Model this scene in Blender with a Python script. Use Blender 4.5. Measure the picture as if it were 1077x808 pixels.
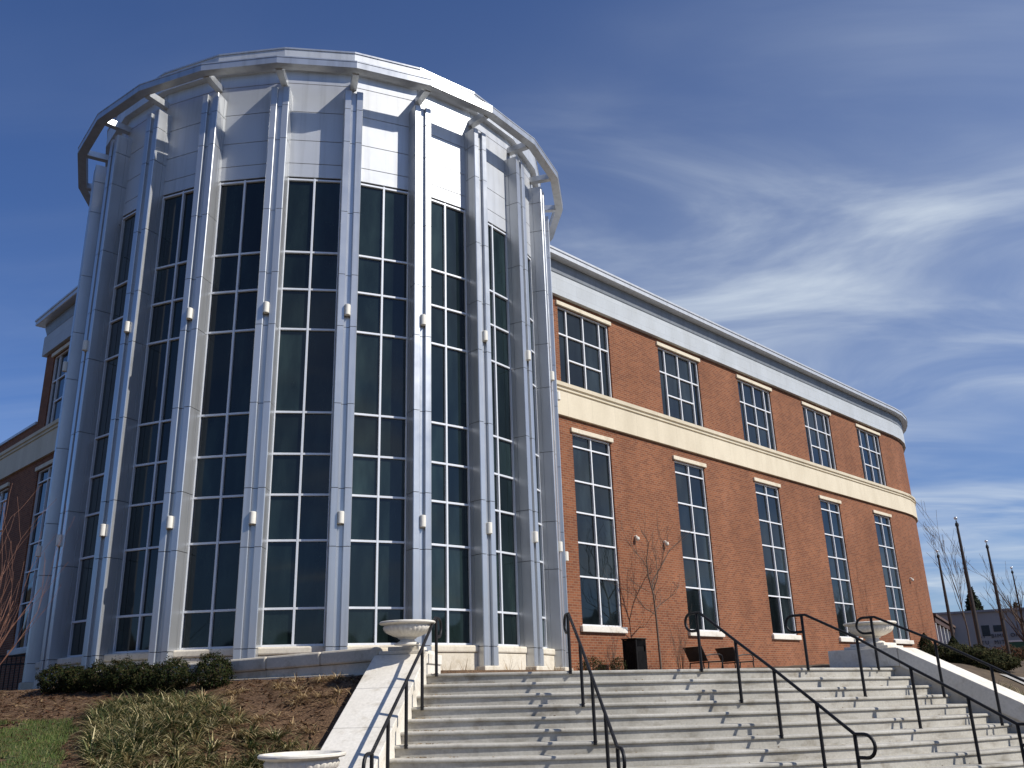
import bpy, bmesh, math, random
from mathutils import Vector, Matrix
from mathutils import noise as mnoise

# ------------------------------------------------------------------ scene set-up
scn = bpy.context.scene
for o in list(bpy.data.objects):
    bpy.data.objects.remove(o)
COL = scn.collection
R = math.radians
sin, cos, pi = math.sin, math.cos, math.pi

# camera (eye height is z = 0 in this scene, street level is z = -1.7)
PITCH, ROLL, FPX = 0.33393, -0.032556, 941.55
cam_d = bpy.data.cameras.new('camera')
cam = bpy.data.objects.new('camera', cam_d)
COL.objects.link(cam)
fw = Vector((0, cos(PITCH), sin(PITCH)))
up0 = Vector((0, -sin(PITCH), cos(PITCH)))
rt0 = Vector((1, 0, 0))
rt = cos(ROLL) * rt0 + sin(ROLL) * up0
up = -sin(ROLL) * rt0 + cos(ROLL) * up0
m = Matrix((rt, up, -fw)).transposed().to_4x4()
cam.matrix_world = m
cam_d.sensor_width = 36
cam_d.sensor_fit = 'HORIZONTAL'
cam_d.lens = 36 * FPX / 1077
cam_d.clip_start = 0.1
cam_d.clip_end = 3000
scn.camera = cam

# sun and sky
SUN_AZ, SUN_EL = R(114), R(42)
sun_dir = Vector((sin(SUN_AZ) * cos(SUN_EL), cos(SUN_AZ) * cos(SUN_EL), sin(SUN_EL)))
sd = bpy.data.lights.new('sun', 'SUN')
sd.energy = 5.0
sd.angle = R(0.53)
sd.color = (1.0, 0.96, 0.895)
so = bpy.data.objects.new('sun', sd)
COL.objects.link(so)
so.rotation_euler = sun_dir.to_track_quat('Z', 'Y').to_euler()

world = bpy.data.worlds.new("World")
scn.world = world
world.use_nodes = True
wn, wl = world.node_tree.nodes, world.node_tree.links
wn.clear()


def nd(nodes, typ, **kw):
    n = nodes.new(typ)
    for k, v in kw.items():
        setattr(n, k, v)
    return n


def math_node(nodes, links, op, a, b=None, c=None, clamp=False):
    n = nodes.new('ShaderNodeMath')
    n.operation = op
    n.use_clamp = clamp
    for i, v in enumerate((a, b, c)):
        if v is None:
            continue
        if isinstance(v, (int, float)):
            n.inputs[i].default_value = v
        else:
            links.new(v, n.inputs[i])
    return n.outputs[0]


CLROT, CLPATCH = -24, (2.0, 0.4, 1)


def build_world():
    sky = nd(wn, 'ShaderNodeTexSky', sky_type='NISHITA', sun_disc=False)
    sky.sun_elevation = SUN_EL
    sky.sun_rotation = SUN_AZ
    sky.altitude = 200
    sky.air_density = 1.0
    sky.dust_density = 0.6
    sky.ozone_density = 2.2
    tc = nd(wn, 'ShaderNodeTexCoord')
    sep = nd(wn, 'ShaderNodeSeparateXYZ')
    wl.new(tc.outputs['Generated'], sep.inputs[0])
    den = math_node(wn, wl, 'ADD', math_node(wn, wl, 'MAXIMUM', sep.outputs[2], 0.0), 0.12)
    px = math_node(wn, wl, 'DIVIDE', sep.outputs[0], den)
    py = math_node(wn, wl, 'DIVIDE', sep.outputs[1], den)
    comb = nd(wn, 'ShaderNodeCombineXYZ')
    wl.new(px, comb.inputs[0])
    wl.new(py, comb.inputs[1])
    # thin cirrus: fine streaks inside broad soft patches
    def tex(rot, scl, loc, scale, detail, rough, dist, lo, hi):
        mp = nd(wn, 'ShaderNodeMapping')
        mp.inputs['Rotation'].default_value = (0, 0, R(rot))
        mp.inputs['Scale'].default_value = (*scl, 1)
        mp.inputs['Location'].default_value = loc
        wl.new(comb.outputs[0], mp.inputs[0])
        t = nd(wn, 'ShaderNodeTexNoise')
        t.inputs['Scale'].default_value = scale
        t.inputs['Detail'].default_value = detail
        t.inputs['Roughness'].default_value = rough
        t.inputs['Distortion'].default_value = dist
        wl.new(mp.outputs[0], t.inputs['Vector'])
        r = nd(wn, 'ShaderNodeMapRange', interpolation_type='SMOOTHSTEP')
        r.inputs['From Min'].default_value = lo
        r.inputs['From Max'].default_value = hi
        wl.new(t.outputs[0], r.inputs['Value'])
        return r.outputs[0]

    def rng_node(src, a, b, lo=0.0):
        r = nd(wn, 'ShaderNodeMapRange', interpolation_type='SMOOTHSTEP')
        r.inputs['From Min'].default_value = a
        r.inputs['From Max'].default_value = b
        r.inputs['To Min'].default_value = lo
        wl.new(src, r.inputs['Value'])
        return r.outputs[0]
    streak = tex(CLROT, (0.55, 1.45), (0.9, 0.3, 0), 1.7, 10, 0.55, 1.1, 0.34, 0.80)
    patch = tex(-15, (0.5, 0.9), CLPATCH, 1.25, 4, 0.5, 0.2, 0.36, 0.66)
    veil = tex(10, (0.4, 0.7), (4.0, 2.0, 1), 0.9, 3, 0.5, 0.1, 0.30, 0.70)
    east = rng_node(sep.outputs[0], -0.55, 0.30, 0.12)
    low = rng_node(sep.outputs[2], 0.80, 0.40, 0.05)
    body = math_node(wn, wl, 'MULTIPLY', math_node(wn, wl, 'ADD', math_node(wn, wl, 'MULTIPLY', streak, 0.85), 0.12), patch)
    cl = math_node(wn, wl, 'ADD', body, math_node(wn, wl, 'MULTIPLY', veil, 0.16))
    cl = math_node(wn, wl, 'MULTIPLY', cl, math_node(wn, wl, 'MULTIPLY', east, low))
    cl = math_node(wn, wl, 'MULTIPLY', cl, 0.92, clamp=True)
    tint = nd(wn, 'ShaderNodeMix', data_type='RGBA', blend_type='MULTIPLY')
    tint.inputs['Factor'].default_value = 1
    wl.new(sky.outputs[0], tint.inputs[6])
    tint.inputs[7].default_value = (0.46, 0.66, 1.03, 1)
    mix = nd(wn, 'ShaderNodeMix', data_type='RGBA')
    wl.new(cl, mix.inputs['Factor'])
    wl.new(tint.outputs[2], mix.inputs[6])
    mix.inputs[7].default_value = (6.4, 7.2, 8.1, 1)
    bg = nd(wn, 'ShaderNodeBackground')
    bg.inputs['Strength'].default_value = 0.103
    wl.new(mix.outputs[2], bg.inputs['Color'])
    out = nd(wn, 'ShaderNodeOutputWorld')
    wl.new(bg.outputs[0], out.inputs[0])


build_world()
scn.view_settings.view_transform = 'Standard'
scn.view_settings.look = 'None'
scn.view_settings.exposure = 0.0
scn.view_settings.gamma = 1
scn.view_settings.use_curve_mapping = False

# ------------------------------------------------------------------ helpers
RNG = random.Random(7)


class MB:
    """collects faces and builds them as ONE mesh object"""

    def __init__(self):
        self.v, self.f, self.uv, self.col, self.sm = [], [], [], [], []

    def face(self, pts, uv=None, col=None, smooth=False):
        i = len(self.v)
        self.v += [tuple(p) for p in pts]
        self.f.append(tuple(range(i, i + len(pts))))
        self.uv.append(uv)
        self.col.append(col)
        self.sm.append(smooth)

    def grid(self, rows, closed_u=False, uv=None, smooth=True, flip=False):
        """rows: list of lists of points, shared vertices"""
        i0 = len(self.v)
        n = len(rows[0])
        for r in rows:
            self.v += [tuple(p) for p in r]
        for a in range(len(rows) - 1):
            for b in range(n if closed_u else n - 1):
                b2 = (b + 1) % n
                q = (i0 + a * n + b, i0 + a * n + b2, i0 + (a + 1) * n + b2, i0 + (a + 1) * n + b)
                if flip:
                    q = q[::-1]
                self.f.append(q)
                self.uv.append([uv[a][b], uv[a][b2], uv[a + 1][b2], uv[a + 1][b]] if uv else None)
                self.col.append(None)
                self.sm.append(smooth)

    def hexa(self, c):
        """8 corners: bottom 4 ccw, top 4 ccw"""
        i = len(self.v)
        self.v += [tuple(p) for p in c]
        for q in ((3, 2, 1, 0), (4, 5, 6, 7), (0, 1, 5, 4), (1, 2, 6, 5), (2, 3, 7, 6), (3, 0, 4, 7)):
            self.f.append(tuple(i + k for k in q))
            self.uv.append(None)
            self.col.append(None)
            self.sm.append(False)

    def fbox(self, fr, t0, t1, o0, o1, z0, z1):
        P = fr
        self.hexa([P(t0, o0, z0), P(t1, o0, z0), P(t1, o1, z0), P(t0, o1, z0),
                   P(t0, o0, z1), P(t1, o0, z1), P(t1, o1, z1), P(t0, o1, z1)])

    def box(self, x0, x1, y0, y1, z0, z1):
        self.fbox(lambda t, o, z: (t, o, z), x0, x1, y0, y1, z0, z1)

    def prism(self, fr, prof, z0, z1):
        """prof: closed outline [(t, o)] extruded from z0 to z1"""
        n = len(prof)
        i = len(self.v)
        self.v += [tuple(fr(t, o, z0)) for t, o in prof] + [tuple(fr(t, o, z1)) for t, o in prof]
        for k in range(n):
            k2 = (k + 1) % n
            self.f.append((i + k, i + k2, i + n + k2, i + n + k))
        self.f.append(tuple(i + k for k in range(n - 1, -1, -1)))
        self.f.append(tuple(i + n + k for k in range(n)))
        self.uv += [None] * (n + 2)
        self.col += [None] * (n + 2)
        self.sm += [False] * (n + 2)

    def tube(self, pts, rad, n=8, cap=True, col=None):
        pts = [Vector(p) for p in pts]
        if isinstance(rad, (int, float)):
            rad = [rad] * len(pts)
        i0 = len(self.v)
        ref = None
        for k, p in enumerate(pts):
            a = pts[max(k - 1, 0)]
            b = pts[min(k + 1, len(pts) - 1)]
            d = (b - a)
            if d.length < 1e-9:
                d = Vector((0, 0, 1))
            d.normalize()
            if ref is None:
                ref = Vector((0, 0, 1)) if abs(d.z) < 0.9 else Vector((1, 0, 0))
            u = d.cross(ref)
            if u.length < 1e-6:
                u = d.orthogonal()
            u.normalize()
            w = u.cross(d)
            ref = w if abs(w.dot(d)) < 0.9 else ref
            for j in range(n):
                th = 2 * pi * j / n
                self.v.append(tuple(p + rad[k] * (cos(th) * u + sin(th) * w)))
        for k in range(len(pts) - 1):
            for j in range(n):
                j2 = (j + 1) % n
                self.f.append((i0 + k * n + j, i0 + k * n + j2, i0 + (k + 1) * n + j2, i0 + (k + 1) * n + j))
                self.uv.append(None)
                self.col.append(col)
                self.sm.append(n > 4)
        if cap:
            for s, e in ((0, -1), (len(pts) - 1, 1)):
                q = [i0 + s * n + j for j in range(n)]
                self.f.append(tuple(q if e > 0 else q[::-1]))
                self.uv.append(None)
                self.col.append(col)
                self.sm.append(False)

    def lathe(self, c, prof, n=32, mod=None, smooth=True):
        """prof [(r, z)] around the vertical through c"""
        rows = []
        for r, z in prof:
            row = []
            for j in range(n):
                a = 2 * pi * j / n
                rr = r * (mod(a, z) if mod else 1)
                row.append((c[0] + rr * cos(a), c[1] + rr * sin(a), c[2] + z))
            rows.append(row)
        self.grid(rows, closed_u=True, smooth=smooth)

    def blob(self, c, r, sub=2, seed=0, amp=0.0):
        bm = bmesh.new()
        bmesh.ops.create_icosphere(bm, subdivisions=sub, radius=1)
        i = len(self.v)
        for v in bm.verts:
            k = 1 + amp * mnoise.noise(v.co * 2.3 + Vector((seed, 0, 0)))
            self.v.append((c[0] + v.co.x * r[0] * k, c[1] + v.co.y * r[1] * k, c[2] + v.co.z * r[2] * k))
        bm.verts.index_update()
        for f in bm.faces:
            self.f.append(tuple(i + v.index for v in f.verts))
            self.uv.append(None)
            self.col.append(None)
            self.sm.append(True)
        bm.free()

    def build(self, name, mat, parent=None, bevel=0.0, fix=True):
        org = Vector((0, 0, 0))
        if parent is not None:
            q = parent
            while q is not None:
                org = org + q.location
                q = q.parent
        me = bpy.data.meshes.new(name)
        me.from_pydata([(x - org.x, y - org.y, z - org.z) for x, y, z in self.v], [], self.f)
        if any(u is not None for u in self.uv):
            lay = me.uv_layers.new(name='UVMap')
            for p, u in zip(me.polygons, self.uv):
                if u is not None:
                    for li, c in zip(p.loop_indices, u):
                        lay.data[li].uv = c
        if any(c is not None for c in self.col):
            ca = me.color_attributes.new('Col', 'FLOAT_COLOR', 'CORNER')
            for p, c in zip(me.polygons, self.col):
                if c is not None:
                    for li in p.loop_indices:
                        ca.data[li].color = (c[0], c[1], c[2], 1)
        me.polygons.foreach_set('use_smooth', self.sm)
        if fix:
            bm = bmesh.new()
            bm.from_mesh(me)
            bmesh.ops.recalc_face_normals(bm, faces=bm.faces)
            bm.to_mesh(me)
            bm.free()
        if any(self.sm):
            me.set_sharp_from_angle(angle=R(38))
        me.materials.append(mat)
        o = bpy.data.objects.new(name, me)
        COL.objects.link(o)
        o.parent = parent
        if bevel > 0:
            b = o.modifiers.new('bevel', 'BEVEL')
            b.width = bevel
            b.segments = 2
            b.limit_method = 'ANGLE'
            b.angle_limit = R(40)
        return o


def tag(o, label=None, cat=None, group=None, kind=None):
    if label:
        o['label'] = label
    if cat:
        o['category'] = cat
    if group:
        o['group'] = group
    if kind:
        o['kind'] = kind
    return o


def thing(name, loc, label, cat, group=None):
    o = bpy.data.objects.new(name, None)
    o.empty_display_size = 0.3
    o.location = loc
    COL.objects.link(o)
    return tag(o, label, cat, group)


def copy_tree(o, loc=None, rotz=None, parent=None):
    c = o.copy()
    COL.objects.link(c)
    if parent is not None:
        c.parent = parent
    if loc is not None:
        c.location = loc
    if rotz is not None:
        c.rotation_euler = (0, 0, rotz)
    for ch in [x for x in bpy.data.objects if x.parent == o]:
        copy_tree(ch, parent=c)
    return c


def frame(ox, oy, tx, ty, nx, ny):
    return lambda t, o, z: (ox + tx * t + nx * o, oy + ty * t + ny * o, z)


# ------------------------------------------------------------------ materials
def mat(name, base=(0.5, 0.5, 0.5), rough=0.6, metal=0.0, spec=0.5):
    mt = bpy.data.materials.new(name)
    mt.use_nodes = True
    b = mt.node_tree.nodes['Principled BSDF']
    b.inputs['Base Color'].default_value = (*base, 1)
    b.inputs['Roughness'].default_value = rough
    b.inputs['Metallic'].default_value = metal
    b.inputs['Specular IOR Level'].default_value = spec
    return mt, mt.node_tree.nodes, mt.node_tree.links, b


def noise(nodes, links, scale, detail=4, rough=0.55, coord='Object', vec=None, stretch=None):
    tc = nodes.new('ShaderNodeTexCoord')
    src = vec if vec is not None else tc.outputs[coord]
    if stretch:
        mp = nodes.new('ShaderNodeMapping')
        mp.inputs['Scale'].default_value = stretch
        links.new(src, mp.inputs[0])
        src = mp.outputs[0]
    n = nodes.new('ShaderNodeTexNoise')
    n.inputs['Scale'].default_value = scale
    n.inputs['Detail'].default_value = detail
    n.inputs['Roughness'].default_value = rough
    links.new(src, n.inputs['Vector'])
    return n.outputs[0]


def ramp(nodes, links, fac, stops):
    r = nodes.new('ShaderNodeValToRGB')
    els = r.color_ramp.elements
    while len(els) > 1:
        els.remove(els[-1])
    els[0].position = stops[0][0]
    els[0].color = (*stops[0][1], 1)
    for p, c in stops[1:]:
        e = els.new(p)
        e.color = (*c, 1)
    links.new(fac, r.inputs[0])
    return r.outputs[0]


def mixc(nodes, links, fac, a, b, blend='MIX'):
    n = nodes.new('ShaderNodeMix')
    n.data_type = 'RGBA'
    n.blend_type = blend
    for s, v in ((0, fac), (6, a), (7, b)):
        if isinstance(v, (int, float)):
            n.inputs[s].default_value = v
        elif isinstance(v, tuple):
            n.inputs[s].default_value = (*v, 1)
        else:
            links.new(v, n.inputs[s])
    return n.outputs[2]


def bump(nodes, links, b, h, strength=0.3, dist=0.02):
    n = nodes.new('ShaderNodeBump')
    n.inputs['Strength'].default_value = strength
    n.inputs['Distance'].default_value = dist
    links.new(h, n.inputs['Height'])
    links.new(n.outputs[0], b.inputs['Normal'])


def m_simple(name, c1, c2, scale, rough=0.7, metal=0.0, spec=0.4, bs=0.0, bd=0.01, stretch=None, detail=5):
    mt, n, l, b = mat(name, c1, rough, metal, spec)
    f = noise(n, l, scale, detail, stretch=stretch)
    l.new(ramp(n, l, f, [(0.30, c1), (0.70, c2)]), b.inputs['Base Color'])
    if bs:
        bump(n, l, b, f, bs, bd)
    return mt


def m_brick(name):
    mt, n, l, b = mat(name, rough=0.88, spec=0.25)
    uv = n.new('ShaderNodeTexCoord')
    br = n.new('ShaderNodeTexBrick')
    br.offset = 0.5
    br.inputs['Scale'].default_value = 1
    br.inputs['Brick Width'].default_value = 0.215
    br.inputs['Row Height'].default_value = 0.0762
    br.inputs['Mortar Size'].default_value = 0.0095
    br.inputs['Mortar Smooth'].default_value = 0.15
    br.inputs['Bias'].default_value = -0.1
    br.inputs['Color1'].default_value = (0.262, 0.091, 0.040, 1)
    br.inputs['Color2'].default_value = (0.158, 0.049, 0.0235, 1)
    br.inputs['Mortar'].default_value = (0.26, 0.165, 0.105, 1)
    l.new(uv.outputs['UV'], br.inputs['Vector'])
    # weathering: broad blotches and vertical wash marks
    f1 = noise(n, l, 0.45, 6, 0.6, coord='UV')
    f2 = noise(n, l, 1.0, 6, coord='UV', stretch=(1.6, 0.22, 1))
    c = mixc(n, l, 1.0, br.outputs['Color'], ramp(n, l, f1, [(0.3, (0.82, 0.80, 0.79)), (0.7, (1.12, 1.11, 1.08))]), 'MULTIPLY')
    c = mixc(n, l, 1.0, c, ramp(n, l, f2, [(0.3, (0.90, 0.89, 0.88)), (0.62, (1.03, 1.03, 1.03)), (0.80, (1.16, 1.22, 1.28))]), 'MULTIPLY')
    l.new(c, b.inputs['Base Color'])
    bump(n, l, b, br.outputs['Fac'], -0.5, 0.008)
    return mt


def m_panel(name, c1, c2, rough, metal):
    mt, n, l, b = mat(name, c1, rough, metal, 0.5)
    f = noise(n, l, 0.9, 5, stretch=(1, 1, 0.25))
    c = ramp(n, l, f, [(0.3, c1), (0.7, c2)])
    st = noise(n, l, 2.2, 6, 0.6, stretch=(2.2, 2.2, 0.10))
    c = mixc(n, l, 1.0, c, ramp(n, l, st, [(0.32, (0.84, 0.835, 0.82)), (0.52, (1, 1, 1))]), 'MULTIPLY')
    l.new(c, b.inputs['Base Color'])
    g = noise(n, l, 2.2, 3)
    r = n.new('ShaderNodeMapRange')
    r.inputs['To Min'].default_value = rough - 0.07
    r.inputs['To Max'].default_value = rough + 0.10
    l.new(g, r.inputs['Value'])
    l.new(r.outputs[0], b.inputs['Roughness'])
    bump(n, l, b, noise(n, l, 1.6, 2), 0.16, 0.025)
    return mt


def m_jointed(name, c1, c2, joint, bw, rh, off, rough):
    mt, n, l, b = mat(name, c1, rough, 0, 0.35)
    tc = n.new('ShaderNodeTexCoord')
    br = n.new('ShaderNodeTexBrick')
    br.offset = off
    br.inputs['Scale'].default_value = 1
    br.inputs['Brick Width'].default_value = bw
    br.inputs['Row Height'].default_value = rh
    br.inputs['Mortar Size'].default_value = 0.005
    br.inputs['Mortar Smooth'].default_value = 0.0
    br.inputs['Color1'].default_value = (*c1, 1)
    br.inputs['Color2'].default_value = (*c2, 1)
    br.inputs['Mortar'].default_value = (*joint, 1)
    l.new(tc.outputs['UV'], br.inputs['Vector'])
    f = noise(n, l, 0.8, 6, coord='UV', stretch=(1.5, 0.5, 1))
    g = noise(n, l, 14, 4, coord='UV')
    c = mixc(n, l, 1.0, br.outputs['Color'], ramp(n, l, f, [(0.3, (0.90, 0.89, 0.87)), (0.65, (1.05, 1.05, 1.05))]), 'MULTIPLY')
    c = mixc(n, l, 1.0, c, ramp(n, l, g, [(0.3, (0.95, 0.95, 0.95)), (0.7, (1.03, 1.03, 1.03))]), 'MULTIPLY')
    l.new(c, b.inputs['Base Color'])
    bump(n, l, b, g, 0.12, 0.005)
    return mt


def m_glass(name, tint):
    mt, n, l, b = mat(name, tint, 0.03, 0.0, 0.5)
    at = n.new('ShaderNodeAttribute')
    at.attribute_name = 'Col'
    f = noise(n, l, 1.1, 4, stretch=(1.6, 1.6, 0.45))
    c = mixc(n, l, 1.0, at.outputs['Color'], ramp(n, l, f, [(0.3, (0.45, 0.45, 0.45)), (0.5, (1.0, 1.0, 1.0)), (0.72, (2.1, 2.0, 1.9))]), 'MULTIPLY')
    l.new(c, b.inputs['Base Color'])
    bump(n, l, b, noise(n, l, 0.7, 2), 0.05, 0.06)
    return mt


def m_stone(name, c1, c2, c3, joints=None, bs=0.25):
    mt, n, l, b = mat(name, c1, 0.85, 0, 0.3)
    f = noise(n, l, 1.1, 6)
    g = noise(n, l, 22, 4)
    c = ramp(n, l, f, [(0.28, c1), (0.5, c2), (0.75, c3)])
    c = mixc(n, l, 1.0, c, ramp(n, l, g, [(0.3, (0.90, 0.90, 0.89)), (0.7, (1.06, 1.06, 1.06))]), 'MULTIPLY')
    w = noise(n, l, 3.0, 7, 0.65)
    c = mixc(n, l, 1.0, c, ramp(n, l, w, [(0.30, (0.78, 0.75, 0.70)), (0.47, (1, 1, 1))]), 'MULTIPLY')
    l.new(c, b.inputs['Base Color'])
    bump(n, l, b, g, bs, 0.006)
    return mt


def m_concrete():
    mt, n, l, b = mat('step_concrete', rough=0.9, spec=0.25)
    f = noise(n, l, 0.9, 7)
    g = noise(n, l, 26, 5)
    h = noise(n, l, 1.0, 6, stretch=(2.6, 2.6, 9.0))
    s = noise(n, l, 2.4, 7, 0.65)
    c = ramp(n, l, f, [(0.28, (0.37, 0.35, 0.305)), (0.52, (0.46, 0.435, 0.38)), (0.75, (0.53, 0.505, 0.45))])
    c = mixc(n, l, 1.0, c, ramp(n, l, g, [(0.3, (0.86, 0.86, 0.85)), (0.7, (1.07, 1.07, 1.07))]), 'MULTIPLY')
    c = mixc(n, l, 1.0, c, ramp(n, l, h, [(0.30, (0.74, 0.72, 0.69)), (0.5, (1, 1, 1))]), 'MULTIPLY')
    c = mixc(n, l, 1.0, c, ramp(n, l, s, [(0.27, (0.64, 0.60, 0.54)), (0.44, (1, 1, 1))]), 'MULTIPLY')
    l.new(c, b.inputs['Base Color'])
    bump(n, l, b, g, 0.3, 0.006)
    return mt


def m_vcol(name, rough=0.7, trans=0.0, spec=0.25):
    mt, n, l, b = mat(name, rough=rough, spec=spec)
    at = n.new('ShaderNodeAttribute')
    at.attribute_name = 'Col'
    l.new(at.outputs['Color'], b.inputs['Base Color'])
    if trans:
        tr = n.new('ShaderNodeBsdfTranslucent')
        l.new(at.outputs['Color'], tr.inputs['Color'])
        ms = n.new('ShaderNodeMixShader')
        ms.inputs[0].default_value = trans
        out = n['Material Output']
        l.new(b.outputs[0], ms.inputs[1])
        l.new(tr.outputs[0], ms.inputs[2])
        l.new(ms.outputs[0], out.inputs[0])
    return mt


def m_mulch():
    mt, n, l, b = mat('bark_mulch', rough=0.95, spec=0.15)
    a = noise(n, l, 30, 6, 0.7)
    f = noise(n, l, 1.3, 5)
    c = ramp(n, l, a, [(0.28, (0.042, 0.025, 0.015)), (0.48, (0.125, 0.077, 0.047)), (0.62, (0.20, 0.125, 0.072)), (0.74, (0.36, 0.26, 0.15))])
    c = mixc(n, l, 1.0, c, ramp(n, l, f, [(0.3, (0.75, 0.72, 0.7)), (0.7, (1.2, 1.18, 1.15))]), 'MULTIPLY')
    l.new(c, b.inputs['Base Color'])
    bump(n, l, b, a, 0.9, 0.04)
    return mt


M = {}
M['brick'] = m_brick('red_brick')
M['silver'] = m_panel('silver_panel', (0.52, 0.532, 0.54), (0.57, 0.58, 0.585), 0.31, 0.66)
M['panel'] = m_panel('pale_metal_panel', (0.53, 0.542, 0.555), (0.58, 0.59, 0.60), 0.42, 0.35)
M['frieze'] = m_jointed('frieze_panel', (0.46, 0.485, 0.50), (0.49, 0.515, 0.53), (0.36, 0.38, 0.39), 1.04, 0.40, 0.5, 0.55)
M['belt'] = m_jointed('cream_belt_stone', (0.66, 0.575, 0.425), (0.70, 0.61, 0.455), (0.50, 0.43, 0.32), 1.22, 10.0, 0.0, 0.8)
M['cove'] = m_panel('cornice_grey', (0.22, 0.235, 0.255), (0.27, 0.285, 0.305), 0.5, 0.15)
M['white_frame'] = m_simple('white_window_frame', (0.74, 0.745, 0.75), (0.80, 0.80, 0.80), 3, 0.45)
M['grey_frame'] = m_simple('silver_window_frame', (0.66, 0.68, 0.71), (0.73, 0.74, 0.76), 3, 0.4, 0.15)
M['glass'] = m_glass('dark_glass', (0.01, 0.014, 0.018))
M['joint'] = m_simple('dark_joint', (0.03, 0.03, 0.032), (0.05, 0.05, 0.05), 4, 0.9)
M['cream'] = m_stone('cream_cast_stone', (0.66, 0.575, 0.43), (0.71, 0.625, 0.475), (0.75, 0.67, 0.52))
M['lime'] = m_stone('pale_limestone', (0.60, 0.53, 0.41), (0.68, 0.61, 0.49), (0.74, 0.68, 0.57))
M['capstone'] = m_stone('white_cap_stone', (0.66, 0.605, 0.51), (0.73, 0.68, 0.59), (0.78, 0.735, 0.65))
M['greystone'] = m_stone('grey_wall_stone', (0.54, 0.475, 0.365), (0.60, 0.53, 0.42), (0.65, 0.585, 0.475))
M['concrete'] = m_concrete()
M['plaza'] = m_stone('plaza_paving', (0.30, 0.285, 0.26), (0.36, 0.345, 0.315), (0.42, 0.40, 0.37))
M['black'] = m_simple('black_painted_steel', (0.008, 0.0075, 0.008), (0.015, 0.014, 0.015), 8, 0.5, 0.0, 0.3)
M['lamp'] = m_simple('cream_lamp_paint', (0.72, 0.68, 0.58), (0.78, 0.74, 0.65), 6, 0.5)
M['mulch'] = m_mulch()
M['soil'] = m_simple('verge_ground', (0.060, 0.042, 0.026), (0.12, 0.085, 0.05), 5, 0.95, bs=0.5)
M['blade'] = m_vcol('leaf_blades', 0.6, 0.25)
M['leaf'] = m_vcol('shrub_leaves', 0.8, 0.12, 0.08)
M['bark'] = m_simple('grey_brown_bark', (0.085, 0.058, 0.043), (0.15, 0.105, 0.078), 14, 0.9, bs=0.4)
M['redbark'] = m_simple('reddish_twigs', (0.16, 0.07, 0.045), (0.26, 0.13, 0.085), 10, 0.8)
M['bronze'] = m_simple('dark_bronze_pole', (0.045, 0.032, 0.026), (0.065, 0.047, 0.036), 5, 0.5, 0.3)
M['ball'] = m_simple('satin_ball', (0.70, 0.70, 0.68), (0.8, 0.8, 0.78), 5, 0.25, 0.6)

# ------------------------------------------------------------------ ground
SX, SY, SR, ST, SZ, SGX, RISE = -0.4583, 27.257, 11.6187, 0.2838, 0.356, -0.0111, 0.17
CR = Vector((7.43, 18.73))           # right stair wall: inner top corner, direction, inward normal
CRd = Vector((0.731, -0.682)).normalized()
CRn = Vector((-CRd.y, CRd.x))         # away from the stairs
if CRn.y < 0:
    CRn = -CRn
CL = Vector((-1.592, 15.694))
CLd = Vector((-0.17, -0.985)).normalized()
CLn = Vector((CLd.y, -CLd.x))
if CLn.x > 0:
    CLn = -CLn
E0, E1 = Vector((-2.45, 16.0)), Vector((-9.0, 19.05))   # planter ledge on the left
Ed = (E1 - E0).normalized()
Em = Vector((Ed.y, -Ed.x))
if Em.y > 0:
    Em = -Em


def sstep(a, b, x):
    t = min(max((x - a) / (b - a), 0), 1)
    return t * t * (3 - 2 * t)


def left_h(x, y):
    d = (Vector((x, y)) - E0).dot(Em)
    z = 0.38 - 0.28 * min(max(d, 0), 1.2) - 0.19 * max(d - 1.2, 0)
    z += 0.05 * mnoise.noise(Vector((x * 0.5, y * 0.5, 3))) * min(max(d, 0), 1)
    q = Vector((x, y)) - CL
    zc = min(max(0.41 - 0.592 * max(q.dot(CLd), 0.0), -1.42), 0.38)
    zc = min(zc, z)
    z = zc + (z - zc) * sstep(0.9, 3.4, q.dot(CLn))
    return max(z, -1.7)


def right_h(x, y):
    p = Vector((x, y)) - CR
    s, q = p.dot(CRd), p.dot(CRn)
    zc = max(0.42 - 0.55 * max(s, 0), -1.7)
    dist = math.hypot(x, y)
    far = 0.25 + 0.9 * sstep(34, 72, dist)
    return zc + (far - zc) * sstep(0.6, 9, q)


def ground_h(x, y):
    p = Vector((x, y))
    sL = (p - CL).dot(CLn)
    sR = (p - CR).dot(CRn)
    if sR > 0.45 and y > -5:
        return right_h(x, y)
    if sL > 0.45 and x < -1.0 and y > 2:
        return left_h(x, y) - 0.35
    rr = math.hypot(x - SX, y - SY)
    if rr < SR - 0.4 and y > 14:
        return 0.30
    return -1.7


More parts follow.
